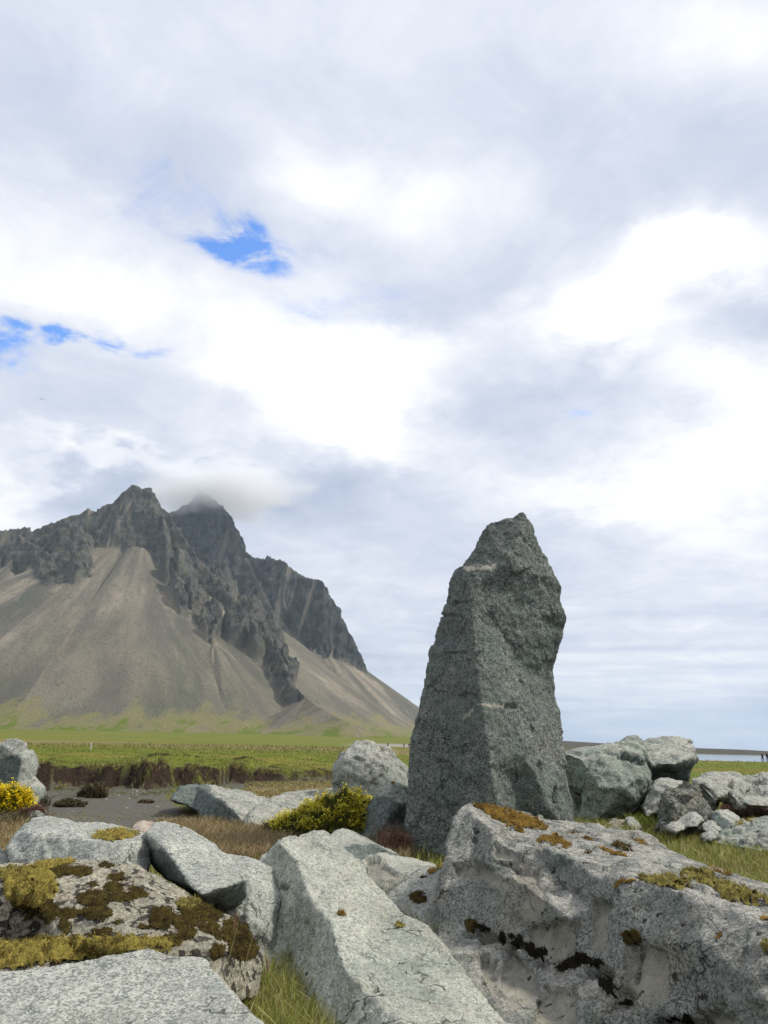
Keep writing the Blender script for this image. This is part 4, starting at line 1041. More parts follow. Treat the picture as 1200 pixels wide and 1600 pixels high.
BR = [([(733, 1254), (770, 1258), (805, 1268), (840, 1280), (862, 1294), (846, 1299), (812, 1294), (788, 1288), (762, 1276)], 'rust', 7), ([(786, 1290), (800, 1284), (820, 1295), (818, 1305), (800, 1300)], 'rust', 4),
      ([(832, 1315), (850, 1304), (870, 1304), (896, 1322), (892, 1327), (862, 1322)], 'rust', 6), ([(880, 1299), (905, 1301), (938, 1314), (930, 1317), (900, 1307)], 'rust', 3), ([(925, 1320), (950, 1325), (980, 1335), (980, 1343), (955, 1336)], 'rust', 4),
      ([(952, 1320), (965, 1315), (985, 1322), (998, 1330), (975, 1331)], 'dark', 4), ([(985, 1309), (1005, 1312), (1016, 1322), (1000, 1320)], 'rust', 3), ([(958, 1392), (965, 1374), (985, 1371), (998, 1378), (970, 1386), (964, 1393)], 'rust', 4),
      ([(990, 1366), (1020, 1370), (1050, 1366), (1075, 1375), (1090, 1392), (1060, 1392), (1030, 1387), (1000, 1378)], 'olive', 6), ([(1055, 1366), (1070, 1359), (1105, 1360), (1125, 1372), (1125, 1385), (1110, 1392), (1085, 1382)], 'olive', 8),
      ([(1110, 1388), (1130, 1376), (1160, 1388), (1200, 1405), (1240, 1420), (1200, 1418), (1150, 1412), (1125, 1404)], 'olive', 7), ([(1103, 1352), (1130, 1356), (1150, 1368), (1140, 1370), (1110, 1360)], 'rust', 4), ([(1165, 1425), (1200, 1432), (1240, 1440), (1240, 1450), (1190, 1438)], 'rust', 4),
      ([(1122, 1410), (1150, 1420), (1155, 1425), (1125, 1416)], 'dark', 2), ((1014, 1345, 8, 5), 'black', 2), ((1025, 1360, 6, 3), 'black', 2), ((935, 1310, 6, 3), 'black', 2), ((1030, 1346, 6, 3), 'black', 2), ((918, 1333, 8, 2.5), 'dark', 2),
      ((738, 1447, 13, 12), 'dark', 5), ((989, 1466, 16, 16), 'dark', 7), ((1123, 1462, 9, 8), 'rust', 1.5), ((1196, 1480, 10, 13), 'olive', 5), ((744, 1299, 4, 6), 'black', 1.5), ((742, 1312, 4, 5), 'black', 1.5),
      ((850, 1492, 7, 18), 'black', 2), ((812, 1472, 9, 14), 'black', 2), ((880, 1508, 16, 10), 'black', 2), ((905, 1497, 14, 12), 'black', 2), ((935, 1512, 9, 16), 'black', 2), ((945, 1530, 14, 14), 'black', 2), ((960, 1553, 9, 16), 'black', 2), ((1000, 1582, 20, 6), 'black', 2), ((1075, 1592, 18, 10), 'black', 2),
      ((1105, 1590, 12, 10), 'black', 2), ((800, 1462, 6, 8), 'black', 2), ((830, 1486, 8, 10), 'black', 2)]
CREV = [(752, 1452), (770, 1462), (790, 1470), (806, 1474), (826, 1482), (840, 1494), (853, 1506), (874, 1512), (893, 1506), (912, 1496), (930, 1506), (940, 1522), (948, 1540), (960, 1558), (978, 1570), (1000, 1580), (1030, 1588), (1060, 1594), (1090, 1598), (1120, 1592)]
for (xa, ya), (xb, yb_) in zip(CREV[:-1], CREV[1:]):
    for q_ in (0.15, .65):
        if rng.random() < .9: BR.append(((xa + (xb - xa) * q_ + rng.normal(0, 2), ya + (yb_ - ya) * q_ + rng.normal(0, 2.5), rng.uniform(8, 15), rng.uniform(6, 11)), 'black', 2.5))
for s, k_, th in BR: moss('bigright', s, k_, th)
moss('darkcrag', [(1056, 1236), (1066, 1228), (1080, 1224), (1088, 1229), (1072, 1234)], 'gold', 4); moss('darkcrag', (1062, 1238, 9, 3), 'rust', 3)
moss('rightlow', [(1128, 1306), (1140, 1296), (1155, 1284), (1178, 1279), (1178, 1287), (1155, 1291), (1135, 1305)], 'gold', 5)
moss('bushrock', (613, 1223, 7, 3), 'rust', 3)
print('with moss', TRI[0])

# ------------------------------------------------------------------ grass
def blades(name, specs, mat=M_blade, kind='stuff', parent=None, base=(0, 0, 0), label=None, cat=None):
    """specs: list of (roots(n,3), heights, widths, colours(n,3), lean)"""
    Vs, Fs, Cs = [], [], []; off = 0
    for root, h, wd, colr, lean in specs:
        n = len(root)
        if n == 0: continue
        az = rng.uniform(0, 2 * np.pi, n); la = np.abs(rng.normal(0, lean, n))
        ld = np.stack([np.cos(az), np.sin(az), 0 * az], 1) * la[:, None]
        ld[:, 0] += .12 * lean
        az2 = rng.uniform(0, 2 * np.pi, n)
        sd_ = np.stack([np.cos(az2), np.sin(az2), 0 * az], 1) * (wd * .5)[:, None]
        upv = np.array([0, 0, 1.0])
        m1 = root + (upv + ld * .5) * (h * .55)[:, None]
        m2_ = root + (upv * .92 + ld * 1.4) * h[:, None]
        V = np.stack([root - sd_, root + sd_, m1 + sd_ * .7, m1 - sd_ * .7, m2_], 1)
        Vs.append(V.reshape(-1, 3))
        o_ = off + np.arange(n)[:, None] * 5
        Fs.append(np.stack([o_[:, 0], o_[:, 0] + 1, o_[:, 0] + 2, o_[:, 0], o_[:, 0] + 2, o_[:, 0] + 3, o_[:, 0] + 3, o_[:, 0] + 2, o_[:, 0] + 4], 1).reshape(-1, 3))
        cc = np.repeat(colr[:, None, :], 5, 1) * np.array([.55, .55, .95, .95, 1.2])[None, :, None]
        cc = cc * 0 + np.repeat(colr[:, None, :], 5, 1)
        Cs.append(cc.reshape(-1, 3)); off += n * 5
    V = np.vstack(Vs) - np.asarray(base); F = np.vstack(Fs)
    me = mesh_np(name, V, F, mat, smooth=False); cattr(me, 'tint', np.clip(np.vstack(Cs), 0, 1))
    TRI[0] += len(F)
    return link(name, me, parent=parent, loc=base if parent is None else (0, 0, 0), kind=kind, label=label, cat=cat)


PAL = {'meadow': [(0.11, 0.135, 0.014), (0.15, 0.165, 0.022), (0.085, 0.11, 0.014), (0.21, 0.18, 0.06)], 'turf': [(0.07, 0.05, 0.025), (0.13, 0.10, 0.05), (0.20, 0.16, 0.08), (0.04, 0.03, 0.015)], 'green': [(0.16, 0.21, 0.02), (0.21, 0.26, 0.03), (0.11, 0.16, 0.02), (0.28, 0.27, 0.07)], 'dry': [(0.34, 0.26, 0.13), (0.26, 0.19, 0.09), (0.42, 0.34, 0.19), (0.20, 0.13, 0.06)], 'mix': [(0.22, 0.25, 0.035), (0.34, 0.33, 0.09), (0.46, 0.39, 0.17), (0.15, 0.19, 0.025)],
       'dark': [(0.04, 0.05, 0.014), (0.06, 0.045, 0.02), (0.10, 0.08, 0.04), (0.035, 0.028, 0.014)], 'red': [(0.15, 0.07, 0.05), (0.22, 0.11, 0.08), (0.10, 0.05, 0.03), (0.25, 0.17, 0.10)]}


def cols(pal, n):
    a = np.array(PAL[pal]); c = a[rng.integers(0, len(a), n)]
    return c * rng.uniform(.7, 1.3, (n, 1))


def on_ground(px, py):
    """march the pixel rays on to the terrain"""
    d = np.stack([(px - 600) / FPX, (800 - py) / FPX, -np.ones(len(px))], 1) @ CMn.T
    h = np.zeros(len(px))
    for _ in range(5):
        k = (h - CAM_H) / d[:, 2]
        x, y = d[:, 0] * k, d[:, 1] * k
        h = h * .5 + .5 * zt(x, y, False)
    k = (h - CAM_H) / d[:, 2]
    x, y = d[:, 0] * k, d[:, 1] * k
    return np.stack([x, y, zt(x, y) - .01], 1)


def area(poly, n, pal, hpx, wpx=1.6, lean=.35, hm=None, clump=0.0):
    xs = [p[0] for p in poly]; ys_ = [p[1] for p in poly]
    a = rng.uniform(min(xs), max(xs), n * 2); b2 = rng.uniform(min(ys_), max(ys_), n * 2)
    k = inpoly(a, b2, poly); a, b2 = a[k][:n], b2[k][:n]
    g = on_ground(a, b2)
    ok = (g[:, 1] > 2) & (g[:, 1] < 200)
    g = g[ok]
    if clump:
        c = perlin(np.c_[g[:, :2] * clump, g[:, :1] * 0]); g = g[c > rng.uniform(-.45, .25, len(c))]
    u = g[:, 1] / FPX
    h = (hm if hm else hpx * u) * rng.uniform(.4, 1.25, len(g))
    wd = np.maximum(.004, wpx * u) * rng.uniform(.6, 1.1, len(g))
    return (g, h, wd, cols(pal, len(g)), lean)


near = [
    area([(1240, 1250), (2100, 1290), (2100, 1700), (1240, 1420)], 7000, 'mix', 0, 1.8, .45, hm=.16),
    area([(-60, 1295), (1260, 1295), (1260, 1400), (700, 1400), (690, 1440), (600, 1640), (-60, 1640)], 22000, 'mix', 0, 1.5, .5, hm=.13),
    area([(-60, 1295), (1260, 1295), (1260, 1400), (700, 1400), (690, 1440), (600, 1640), (-60, 1640)], 6000, 'dark', 0, 1.5, .5, hm=.10),
    area([(300, 1470), (420, 1450), (520, 1600), (520, 1680), (330, 1680)], 9000, 'mix', 0, 1.7, .45, hm=.13),
    area([(300, 1470), (420, 1450), (520, 1600), (520, 1680), (330, 1680)], 5000, 'mix', 0, 1.7, .35, hm=.17),
    area([(370, 1550), (450, 1530), (470, 1640), (400, 1640)], 1800, 'dry', 0, 1.5, .8, hm=.12),
    area([(860, 1290), (1240, 1280), (1240, 1420), (1000, 1400), (860, 1330)], 26000, 'mix', 0, 1.5, .4, hm=.17, clump=1.3),
    area([(860, 1290), (1240, 1280), (1240, 1420), (1000, 1400), (860, 1330)], 9000, 'mix', 0, 1.5, .35, hm=.2, clump=1.0),
    area([(1000, 1330), (1240, 1330), (1240, 1420), (1000, 1400)], 4000, 'dry', 0, 1.4, .6, hm=.15, clump=1.5),
    area([(245, 1288), (450, 1286), (460, 1350), (245, 1350)], 16000, 'dry', 0, 1.5, .5, hm=.16),
    area([(245, 1288), (450, 1286), (460, 1350), (245, 1350)], 3000, 'mix', 0, 1.5, .5, hm=.14, clump=1.2),
    area([(525, 1300), (650, 1300), (640, 1350), (525, 1350)], 3000, 'dry', 0, 1.5, .5, hm=.16),
    area([(-60, 1285), (50, 1280), (30, 1350), (-60, 1350)], 4000, 'dry', 0, 1.5, .5, hm=.15),
    area([(-60, 1255), (80, 1255), (60, 1290), (-60, 1300)], 2500, 'dark', 0, 1.5, .5, hm=.2),
    area([(380, 1224), (525, 1220), (525, 1245), (430, 1250), (380, 1240)], 7000, 'dry', 4, 1.5, .5, clump=.8),
    area([(380, 1224), (525, 1220), (525, 1245), (430, 1250), (380, 1240)], 4000, 'mix', 4, 1.5, .5, clump=.8),
    area([(980, 1250), (1040, 1250), (1040, 1300), (980, 1300)], 5000, 'green', 0, 1.5, .3, hm=.26),
    area([(1025, 1268), (1075, 1262), (1075, 1300), (1020, 1310)], 2500, 'mix', 0, 1.5, .35, hm=.22),
    area([(1085, 1215), (1240, 1215), (1240, 1330), (1085, 1330)], 3500, 'mix', 0, 1.5, .5, hm=.16, clump=1.2),
    area([(1130, 1240), (1240, 1240), (1240, 1285), (1130, 1285)], 5000, 'red', 0, 1.6, .7, hm=.2),
    area([(890, 1278), (960, 1282), (960, 1310), (890, 1305)], 2000, 'mix', 0, 1.5, .35, hm=.15),
    area([(40, 1270), (330, 1270), (330, 1300), (40, 1300)], 1800, 'mix', 3, 1.5, .5, clump=.7),
    area([(590, 1300), (640, 1300), (640, 1340), (590, 1340)], 900, 'red', 0, 1.6, .5, hm=.3),
]
blades('grass', near)
# meadow: long uneven grass, seen edge on
m1 = area([(-150, 1160), (560, 1165), (560, 1216), (360, 1218), (250, 1226), (-150, 1228)], 26000, 'meadow', 3.2, .9, .3, clump=.35)
m2a = area([(-150, 1160), (560, 1165), (560, 1216), (360, 1218), (250, 1226), (-150, 1228)], 22000, 'meadow', 2.4, .9, .3)
m3 = area([(620, 1166), (1300, 1180), (1300, 1225), (620, 1225)], 16000, 'meadow', 2.0, .9, .3)
blades('meadow_grass', [m1, m2a, m3])
# dark fringe hanging along the turf bank
n = 15000
x = rng.uniform(bx[0], G(540, 1220)[0], n); pz = np.c_[x, np.interp(x, bx, by), 0 * x]
yy_ = np.interp(x, bx, by)
for _ in range(3):
    p_ = np.stack([x, yy_, 0 * x], 1)
    yy_ = np.interp(x, bx, by) + 1.7 * perlin(p_ * .45) + .8 * perlin(p_ * 1.5) + .3 * perlin(p_ * 4)
yo = yy_ + rng.uniform(.05, .75, n)
rt = np.stack([x, yo, zt(x, yo)], 1)
k = n // 2
fr1 = (rt[:4200], rng.uniform(.04, .12, 4200), np.full(4200, .018), cols('turf', 4200), .9)
fr2 = (rt[k:k + 900], rng.uniform(.08, .2, 900), np.full(900, .015), cols('dry', 900), .5)
yt = yy_[:6000] + rng.uniform(.45, 1.1, 6000)
fr4 = (np.stack([x[:6000], yt, zt(x[:6000], yt)], 1), rng.uniform(.04, .14, 6000), np.full(6000, .014), cols('mix', 6000), .6)
xo = rng.uniform(-9.5, -1.5, 5000); p_ = np.stack([xo, 26 + 0 * xo, 0 * xo], 1)
yo2 = 26 + .5 * perlin(p_ * .3) + .6 * perlin(p_ * 1.3) + xo * -.2 + rng.uniform(.0, .5, 5000)
mk3 = perlin(np.stack([xo, yo2, 0 * xo], 1) * .8 + 3) > -.05
xo, yo2 = xo[mk3][::2], yo2[mk3][::2]; n3_ = len(xo)
fr3 = (np.stack([xo, yo2, zt(xo, yo2)], 1), rng.uniform(.03, .09, n3_), np.full(n3_, .02), cols('turf', n3_), .9)
blades('bank_grass', [fr1, fr2, fr3, fr4])


# --- turf clumps lying on the sand
def lump(name, px, py, wpx, hpx, label, pal='turf', cat='turf clump', n=1600, group=None):
    x, y = G(px, py); z0 = float(zt([x], [y])[0]); u = y / FPX
    bm = bmesh.new(); bmesh.ops.create_icosphere(bm, subdivisions=4, radius=1.0)
    me = bpy.data.meshes.new(name); bm.to_mesh(me); bm.free()
    v = np.array([q.co[:] for q in me.vertices])
    v *= (1 + .35 * fbm(v * 1.3 + px, 3) + .12 * fbm(v * 5, 2))[:, None]
    v = v * np.array([wpx * u * .5, wpx * u * .4, hpx * u * .8])
    me.vertices.foreach_set('co', v.astype(np.float32).ravel())
    me.polygons.foreach_set('use_smooth', np.ones(len(me.polygons), bool))
    me.materials.append(m_moss); a = np.array(PAL[pal]); cattr(me, 'tint', a[0] * .6 + np.zeros((len(v), 3)))
    root = bpy.data.objects.new(name, None); COL.objects.link(root); root.location = (x, y, z0)
    root['label'] = label; root['category'] = cat
    if group: root['group'] = group
    link('soil_core', me, parent=root)
    k = rng.integers(0, len(v), n)
    rr = v[k]; rr = rr[rr[:, 2] > -.1 * hpx * u]
    blades('tuft', [(rr, rng.uniform(.5, 1.3, len(rr)) * hpx * u * .45, np.full(len(rr), 1.5 * u), cols(pal, len(rr)), .8)], parent=root, kind='stuff')
    return root


lump('turf_clump', 145, 1246, 42, 17, 'larger dark turf clump lying on the grey sand below the bank')
lump('turf_clump', 107, 1258, 42, 10, 'smaller flat dark turf clump left of the larger one on the sand')
lump('turf_clump', 228, 1254, 22, 4, 'tiny brown turf clump on the sand, nearest the undercut boulder')
lump('heather_clump', 1160, 1272, 60, 14, 'low reddish brown heather between the rocks at the right edge', 'red', 'heather', 2500)
lump('heather_clump', 50, 1284, 34, 18, 'low reddish heather beneath the yellow flowers at the left edge', 'red', 'heather', 2000)
lump('heather_clump', 622, 1335, 34, 24, 'reddish dry heather tuft at the left foot of the standing stone', 'red', 'heather', 2000)


# --- loose pebbles on the sand and among the dry grass
def pebbles(n):
    ico = bmesh.new(); bmesh.ops.create_icosphere(ico, subdivisions=1, radius=1.0)
    iv = np.array([q.co[:] for q in ico.verts]); jf = np.array([[q.index for q in f.verts] for f in ico.faces]); ico.free()
    a_, b_ = rng.uniform(50, 420, n), rng.uniform(1228, 1300, n)
    a2, b2 = rng.uniform(860, 1240, n // 3), rng.uniform(1290, 1400, n // 3)
    a3, b3 = rng.uniform(280, 640, n // 3), rng.uniform(1290, 1600, n // 3)
    g = on_ground(np.concatenate([a_, a2, a3]), np.concatenate([b_, b2, b3]))
    V, F, Cc = [], [], []
    for i, q in enumerate(g):
        r_ = q[1] / FPX * rng.uniform(.5, 1.6) * (1.8 if rng.random() < .06 else 1)
        vv = iv * (1 + rng.uniform(-.25, .25, (len(iv), 1))) * r_ * np.array([1.2, 1.0, .7]) + q
        F.append(jf + i * len(iv)); V.append(vv); Cc.append(np.repeat(np.array([[.26, .255, .235]]) * rng.uniform(.4, 1.7), len(iv), 0))
    me = mesh_np('pebbles', np.vstack(V), np.vstack(F), M_mossfuzz, smooth=False); cattr(me, 'tint', np.clip(np.vstack(Cc), 0, 1))
    link('pebbles', me, kind='stuff')


pebbles(900)


# --- flowering shrubs
def shrub(name, px, py, wpx, hpx, label, n=3800, yellow=(0.66, 0.58, 0.05), dens=.62, lean_left=0.0, dark='dark'):
    x, y = G(px, py); z0 = float(zt([x], [y])[0]); u = y / FPX
    root = bpy.data.objects.new(name, None); COL.objects.link(root); root.location = (x, y, z0)
    root['label'] = label; root['category'] = 'shrub'
    a = wpx * u * .5; hh = hpx * u
    th = rng.uniform(0, 2 * np.pi, n); r = np.sqrt(rng.uniform(0, 1, n))
    sx, sy = r * np.cos(th), r * np.sin(th)
    prof = np.sqrt(np.clip(1 - r ** 2, 0, 1)) * (.30 + .70 * sst(-1, .7, sx) if lean_left else 1.0)
    bump = 1 + .5 * perlin(np.c_[sx * 4.5, sy * 4.5, 0 * sx + px])
    top = np.stack([sx * a, sy * a * .75, prof * hh * bump * .92], 1)
    # dark twiggy core
    bm = bmesh.new(); bmesh.ops.create_icosphere(bm, subdivisions=4, radius=1.0); me = bpy.data.meshes.new('stems'); bm.to_mesh(me); bm.free()
    v = np.array([q.co[:] for q in me.vertices])
    pr = (.30 + .70 * sst(-1, .7, v[:, 0])) if lean_left else 1
    v = np.stack([v[:, 0] * a * .86, v[:, 1] * a * .62, v[:, 2] * hh * .66 * pr * (1 + .2 * perlin(v * 3))], 1)
    me.vertices.foreach_set('co', v.astype(np.float32).ravel()); me.materials.append(m_moss); cattr(me, 'tint', np.array((0.045, 0.05, 0.018)) + np.zeros((len(v), 3)))
    link('stems', me, parent=root)
    specs = [(top - np.array([0, 0, .10 * hh]), rng.uniform(.10, .22, n) * hh + 3 * u, np.full(n, 2.0 * u), cols('green', n) * .35, .5)]
    nb = n // 2
    specs.append((top[:nb] * np.array([1, 1, .6]), rng.uniform(.10, .25, nb) * hh, np.full(nb, 2.2 * u), cols(dark, nb), .8))
    blades('foliage', specs, M_sprig, parent=root)
    top = top + rng.normal(size=top.shape) * np.array([1, 1, 2.2]) * u * 2.2
    # flower spikes: stacks of small petals
    fz = perlin(np.c_[sx * 2.6 + 5, sy * 2.6, 0 * sx]); ok = np.where((fz * 1.4 + rng.uniform(-.35, .5, n)) > .5 - dens)[0]
    V, F, Cc = [], [], []
    for i in ok:
        c0 = top[i]; L = rng.uniform(3.5, 7) * u; tilt = np.array([rng.normal(0, .2), rng.normal(0, .2), 1.0])
        yel = np.array(yellow) * rng.uniform(.65, 1.25)
        for q in range(6):
            cc = c0 + tilt * L * q / 6; az = rng.uniform(0, 6.28)
            s_ = rng.uniform(1.1, 2.0) * u
            e1 = np.array([math.cos(az), math.sin(az), rng.uniform(.0, .7)]) * s_ * 1.5; e2 = np.array([-math.sin(az), math.cos(az), rng.uniform(-.4, .4)]) * s_ * .7
            k0 = len(V); V += [cc, cc + e1 + e2, cc + e1 * 1.3, cc + e1 - e2]; F += [(k0, k0 + 1, k0 + 2, k0 + 3)]; Cc += [yel] * 4
    me = mesh_np('flowers', np.array(V), np.array(F), M_flower, smooth=False); cattr(me, 'tint', np.clip(np.array(Cc), 0, 1)); TRI[0] += len(F) * 2
    link('flowers', me, parent=root, kind='stuff')


shrub('flowering_shrub', 504, 1306, 178, 60, 'broad mound of yellow-flowering shrub between the long slab and the standing stone', 5600, dens=.50, lean_left=1.0)
shrub('flowering_shrub', 8, 1279, 84, 36, 'bright yellow flowering shrub at the left picture edge below the stepped boulder', 1500, yellow=(0.80, 0.64, 0.015), dens=.7, dark='red')

# --- grass stalks with seed heads rising in front of the gap
def stalk(px, py, hpx, dxp, label, seed=True):
    x, y = G(px, py); y = 3.7; b0 = U(px, py, y); u = y / FPX
    top = U(px + dxp, py - hpx, y)
    pts = [b0 + (top - b0) * q + np.array([math.sin(q * 2.2) * u * 4, 0, 0]) for q in np.linspace(0, 1, 9)]
    V, F = [], []
    for i, p in enumerate(pts):
        rr = u * .55 * (1 - .5 * i / 8)
        for k in range(4): V.append(p + rr * np.array([math.cos(k * 1.57), math.sin(k * 1.57), 0]))
    for i in range(8):
        for k in range(4): F.append((i * 4 + k, i * 4 + (k + 1) % 4, i * 4 + 4 + (k + 1) % 4, i * 4 + 4 + k))
    base = b0.copy()
    me = mesh_np('stem', np.array(V) - base, np.array(F), M_blade); cattr(me, 'tint', np.array((.30, .27, .12)) + np.zeros((len(V), 3)))
    root = bpy.data.objects.new('grass_stalk', None); COL.objects.link(root); root.location = base
    root['label'] = label; root['category'] = 'grass stalk'; root['group'] = 'tall grass stalks in the gap between boulders'
    link('stem', me, parent=root)
    if seed:
        n = 60; q = rng.uniform(.72, 1.0, n)[:, None]
        rt = b0 + (top - b0) * q - base
        blades('seed_head', [(rt, rng.uniform(2, 5, n) * u, np.full(n, 1.4 * u), np.array((.36, .20, .14)) * rng.uniform(.7, 1.3, (n, 1)), .6)], parent=root, kind='stuff')


stalk(352, 1512, 82, 18, 'seeding grass stalk in the gap, leftmost of the three in front of the dark moss')
stalk(372, 1540, 110, 26, 'bare thin grass stalk, middle of the three in the gap beside the centre boulder', False)
stalk(424, 1562, 60, -8, 'short seeding grass stalk nearest the centre boulder')

# --- marker post in the meadow
def post(px, py, Y, hpx):
    p = U(px, py, Y); u = Y / FPX
    m, t, b = new_mat('weathered_wood'); co = t.node('ShaderNodeTexCoord').outputs['Object']
    t.put(b.inputs['Base Color'], t.mix(t.noise(co, 30, 3), (.35, .33, .28), (.6, .58, .52)))
    bm = bmesh.new()
    bmesh.ops.create_cone(bm, segments=8, radius1=1.3 * u, radius2=1.0 * u, depth=hpx * u + .3, cap_ends=True, matrix=Matrix.Translation((0, 0, (hpx * u) / 2 - .15)))
    bmesh.ops.create_cone(bm, segments=8, radius1=1.0 * u, radius2=.4 * u, depth=1.0 * u, cap_ends=True, matrix=Matrix.Translation((0, 0, hpx * u + .5 * u)))
    me = bpy.data.meshes.new('marker_post'); bm.to_mesh(me); bm.free(); me.materials.append(m)
    link('marker_post', me, loc=p, label='short pale wooden post standing in the meadow beyond the bank', cat='post')


post(141, 1174, 62, 11)


# --- people far off
def skin(name, joints, bones, mat, parent, loc=(0, 0, 0), sub=1):
    me = bpy.data.meshes.new(name); me.from_pydata([j[:3] for j in joints], bones, []); me.update()
    o = bpy.data.objects.new(name, me); COL.objects.link(o)
    md = o.modifiers.new('s', 'SKIN'); md.use_smooth_shade = True
    for i, j in enumerate(joints):
        me.skin_vertices[0].data[i].radius = (j[3], j[3] * (j[4] if len(j) > 4 else 1))
    me.skin_vertices[0].data[0].use_root = True
    if sub: o.modifiers.new('u', 'SUBSURF').levels = sub
    m2 = bpy.data.meshes.new_from_object(o.evaluated_get(DG()))
    bpy.data.objects.remove(o); m2.materials.clear(); m2.materials.append(mat); m2.name = name
    m2.polygons.foreach_set('use_smooth', np.ones(len(m2.polygons), bool))
    return link(name, m2, parent=parent, loc=loc)


def flat_mat(name, c, r=.85):
    m, t, b = new_mat(name); co = t.node('ShaderNodeTexCoord').outputs['Object']
    t.put(b.inputs['Base Color'], t.mix(t.noise(co, 8, 3), tuple(x * .75 for x in c), c)); b.inputs['Roughness'].default_value = r
    return m


m_skin = flat_mat('skin', (.45, .27, .19)); m_hair = flat_mat('hair', (.04, .025, .015))


def person(px, py, Y, hgt, rot, label, jac, tro, stride=.18):
    p = U(px, py, Y); p[2] = float(zt([p[0]], [p[1]])[0])
    root = bpy.data.objects.new('person', None); COL.objects.link(root); root.location = p; root.rotation_euler = (0, 0, R(rot)); root.scale = (hgt / 1.75,) * 3
    root['label'] = label; root['category'] = 'person'
    s = stride
    J = [(0, 0, .93, .14, .75), (0, 0, 1.15, .125, .75), (0, 0, 1.40, .15, .65), (0, 0, 1.50, .055), (0, -.01, 1.60, .085), (0, -.005, 1.70, .075),
         (.09, 0, .88, .095), (.10, -s * .5, .48, .065), (.10, -s + .05, .08, .045), (.10, -s - .10, .04, .04),
         (-.09, 0, .88, .095), (-.10, s * .3, .48, .065), (-.10, s, .09, .045), (-.10, s - .13, .04, .04),
         (.19, 0, 1.40, .06), (.24, .06, 1.14, .045), (.23, -.02, .90, .035), (.23, -.04, .80, .028), (-.19, 0, 1.40, .06), (-.24, -.05, 1.14, .045), (-.23, -.14, .91, .035), (-.23, -.16, .82, .028)]
    B = [(0, 1), (1, 2), (2, 3), (3, 4), (4, 5), (0, 6), (6, 7), (7, 8), (8, 9), (0, 10), (10, 11), (11, 12), (12, 13), (2, 14), (14, 15), (15, 16), (16, 17), (2, 18), (18, 19), (19, 20), (20, 21)]
    skin('body', J, B, m_skin, root)
    g = lambda i, k: (*J[i][:3], J[i][3] * k + .012, *(J[i][4:]))
    ids = [1, 0, 2, 14, 15, 16, 18, 19, 20]
    skin('jacket', [g(i, 1.18) for i in ids], [(0, 1), (0, 2), (2, 3), (3, 4), (4, 5), (2, 6), (6, 7), (7, 8)], jac, root)
    ids = [0, 6, 7, 8, 10, 11, 12]
    skin('trousers', [g(i, 1.12) for i in ids], [(0, 1), (1, 2), (2, 3), (0, 4), (4, 5), (5, 6)], tro, root)
    skin('hair', [(0, .03, 1.66, .085), (0, .02, 1.73, .075)], [(0, 1)], m_hair, root)


jn_, jb, jr, jg = flat_mat('navy_cloth', (.012, .018, .045)), flat_mat('black_cloth', (.012, .012, .014)), flat_mat('red_cloth', (.12, .02, .018)), flat_mat('green_cloth', (.03, .05, .04))
person(1191.5, 1186, 143, 1.80, 70, 'person in dark navy jacket, left of the two walking at the far right edge', jn_, jn_, .3)
person(1199, 1187, 143, 1.80, 80, 'person in black jacket, right of the two walking at the far right edge', jb, jb, .3)
person(606, 1167, 270, 1.7, 10, 'tiny distant person in red top, leftmost of the three left of the standing stone', jr, jb, .05)
person(631, 1167.5, 270, 1.75, 40, 'tiny distant person in green jacket, middle of the three left of the standing stone', jg, jg, .05)
person(639, 1168, 270, 1.7, 0, 'tiny distant person in dark coat, right next to the standing stone edge', jb, jb, .08)

# --- bird
bp = U(66, 623.5, 90); ub = 90 / FPX
m_bird = flat_mat('grey_feather', (.07, .07, .075))
root = bpy.data.objects.new('bird', None); COL.objects.link(root); root.location = bp
root['label'] = 'small dark bird gliding in the cloudy sky above the mountain'; root['category'] = 'bird'
skin('body', [(0, 0, 0, ub * .55), (-ub * 1.1, 0, .0, ub * .4), (-ub * 1.9, 0, .02, ub * .25), (ub * 1.6, 0, 0, ub * .15), (ub * 2.2, 0, 0, ub * .22)], [(0, 1), (1, 2), (0, 3), (3, 4)], m_bird, root)
for sgn in (-1, 1):
    V = [(-.8 * ub, 0, .2 * ub), (.7 * ub, 0, .2 * ub), (sgn * 2.8 * ub - .6 * ub, sgn * 2 * ub, .85 * ub + sgn * .4 * ub), (sgn * 2.8 * ub + .5 * ub, sgn * 2 * ub, .8 * ub + sgn * .4 * ub), (sgn * 6.2 * ub, sgn * 4 * ub, .25 * ub + sgn * 1.0 * ub), (0, 0, -.1 * ub), (sgn * 2.8 * ub, sgn * 2 * ub, .55 * ub + sgn * .4 * ub)]
    F = [(0, 1, 3), (0, 3, 2), (2, 3, 4), (5, 6, 1), (1, 6, 3), (5, 0, 6), (0, 2, 6), (6, 2, 4), (3, 6, 4)]
    link('wing', mesh_np('wing', V, np.array(F), m_bird, smooth=False), parent=root)

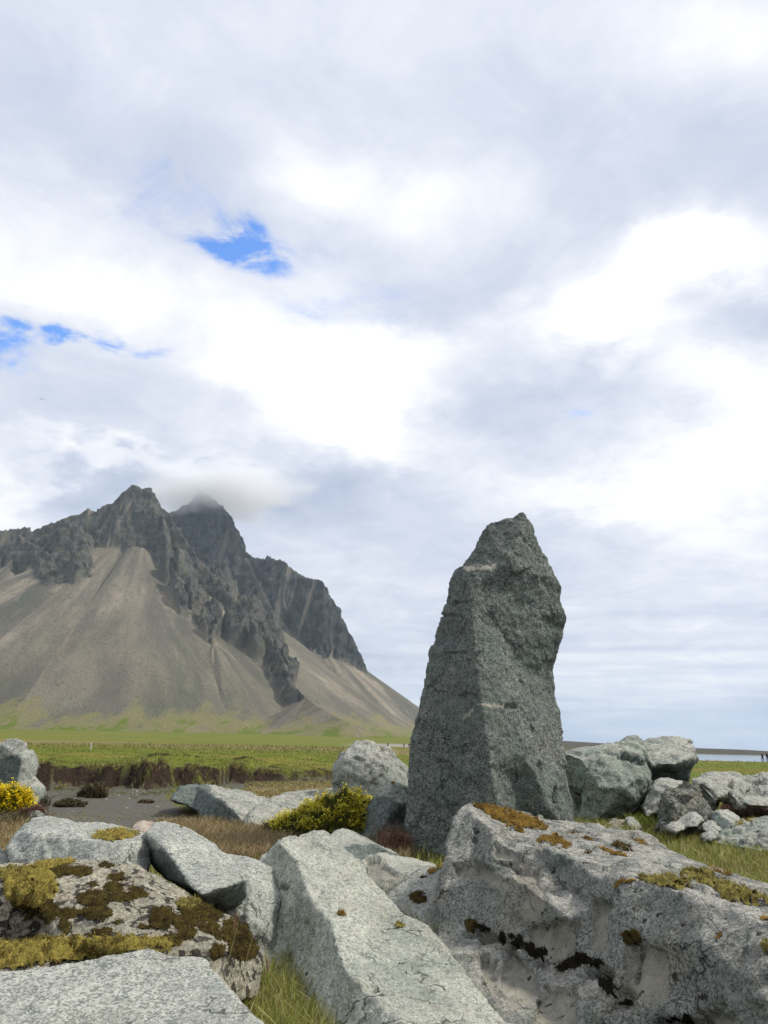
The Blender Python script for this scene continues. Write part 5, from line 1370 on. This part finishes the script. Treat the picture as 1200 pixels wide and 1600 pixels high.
for o_ in list(COL.objects):
    c_ = o_.get('category')
    gname = {'boulder': 'boulders of the rock field', 'rock': 'small rocks among the boulders', 'turf clump': 'turf clumps on the sand', 'heather': 'reddish heather tufts', 'shrub': 'yellow flowering shrubs', 'person': 'distant people walking'}.get(c_)
    if gname: o_['group'] = gname

# ------------------------------------------------------------------ cloud wisp round the second peak
bm = bmesh.new(); bmesh.ops.create_icosphere(bm, subdivisions=3, radius=1.0); me = bpy.data.meshes.new('cloud'); bm.to_mesh(me); bm.free()
mc = bpy.data.materials.new('cloud_vapour'); mc.use_nodes = True
t = NT(mc.node_tree); mc.node_tree.nodes.remove(mc.node_tree.nodes['Principled BSDF'])
co = t.node('ShaderNodeTexCoord').outputs['Object']
ln = t.node('ShaderNodeVectorMath', {0: co}, operation='LENGTH').outputs['Value']
nz_ = t.noise(co, 2.0, 4, .6)
dn = t.ramp(t.math('ADD', t.math('SUBTRACT', 1.0, ln), t.math('MULTIPLY', t.math('SUBTRACT', nz_, .5), 1.1)), .12, .75)
pv = t.node('ShaderNodeVolumePrincipled', {'Color': (.995, .997, 1.0, 1), 'Density': t.math('MULTIPLY', dn, .034), 'Anisotropy': 0.0})
t.l.new(pv.outputs[0], mc.node_tree.nodes['Material Output'].inputs['Volume'])
me.materials.append(mc)
o = link('cloud', me, loc=U(338, 766, 1440), kind='stuff'); o.scale = (230, 160, 72)
mh = bpy.data.materials.new('haze_air'); mh.use_nodes = True
t = NT(mh.node_tree); mh.node_tree.nodes.remove(mh.node_tree.nodes['Principled BSDF'])
pv = t.node('ShaderNodeVolumePrincipled', {'Color': (.72, .85, 1.0, 1), 'Density': 0.00008, 'Anisotropy': 0.2})
t.l.new(pv.outputs[0], mh.node_tree.nodes['Material Output'].inputs['Volume'])
bm = bmesh.new(); bmesh.ops.create_cube(bm, size=1.0); me = bpy.data.meshes.new('haze'); bm.to_mesh(me); bm.free(); me.materials.append(mh)
o = link('haze', me, loc=(0, 6000, 238), kind='stuff'); o.scale = (34000, 12400, 500)
print('TOTAL tris approx', TRI[0])
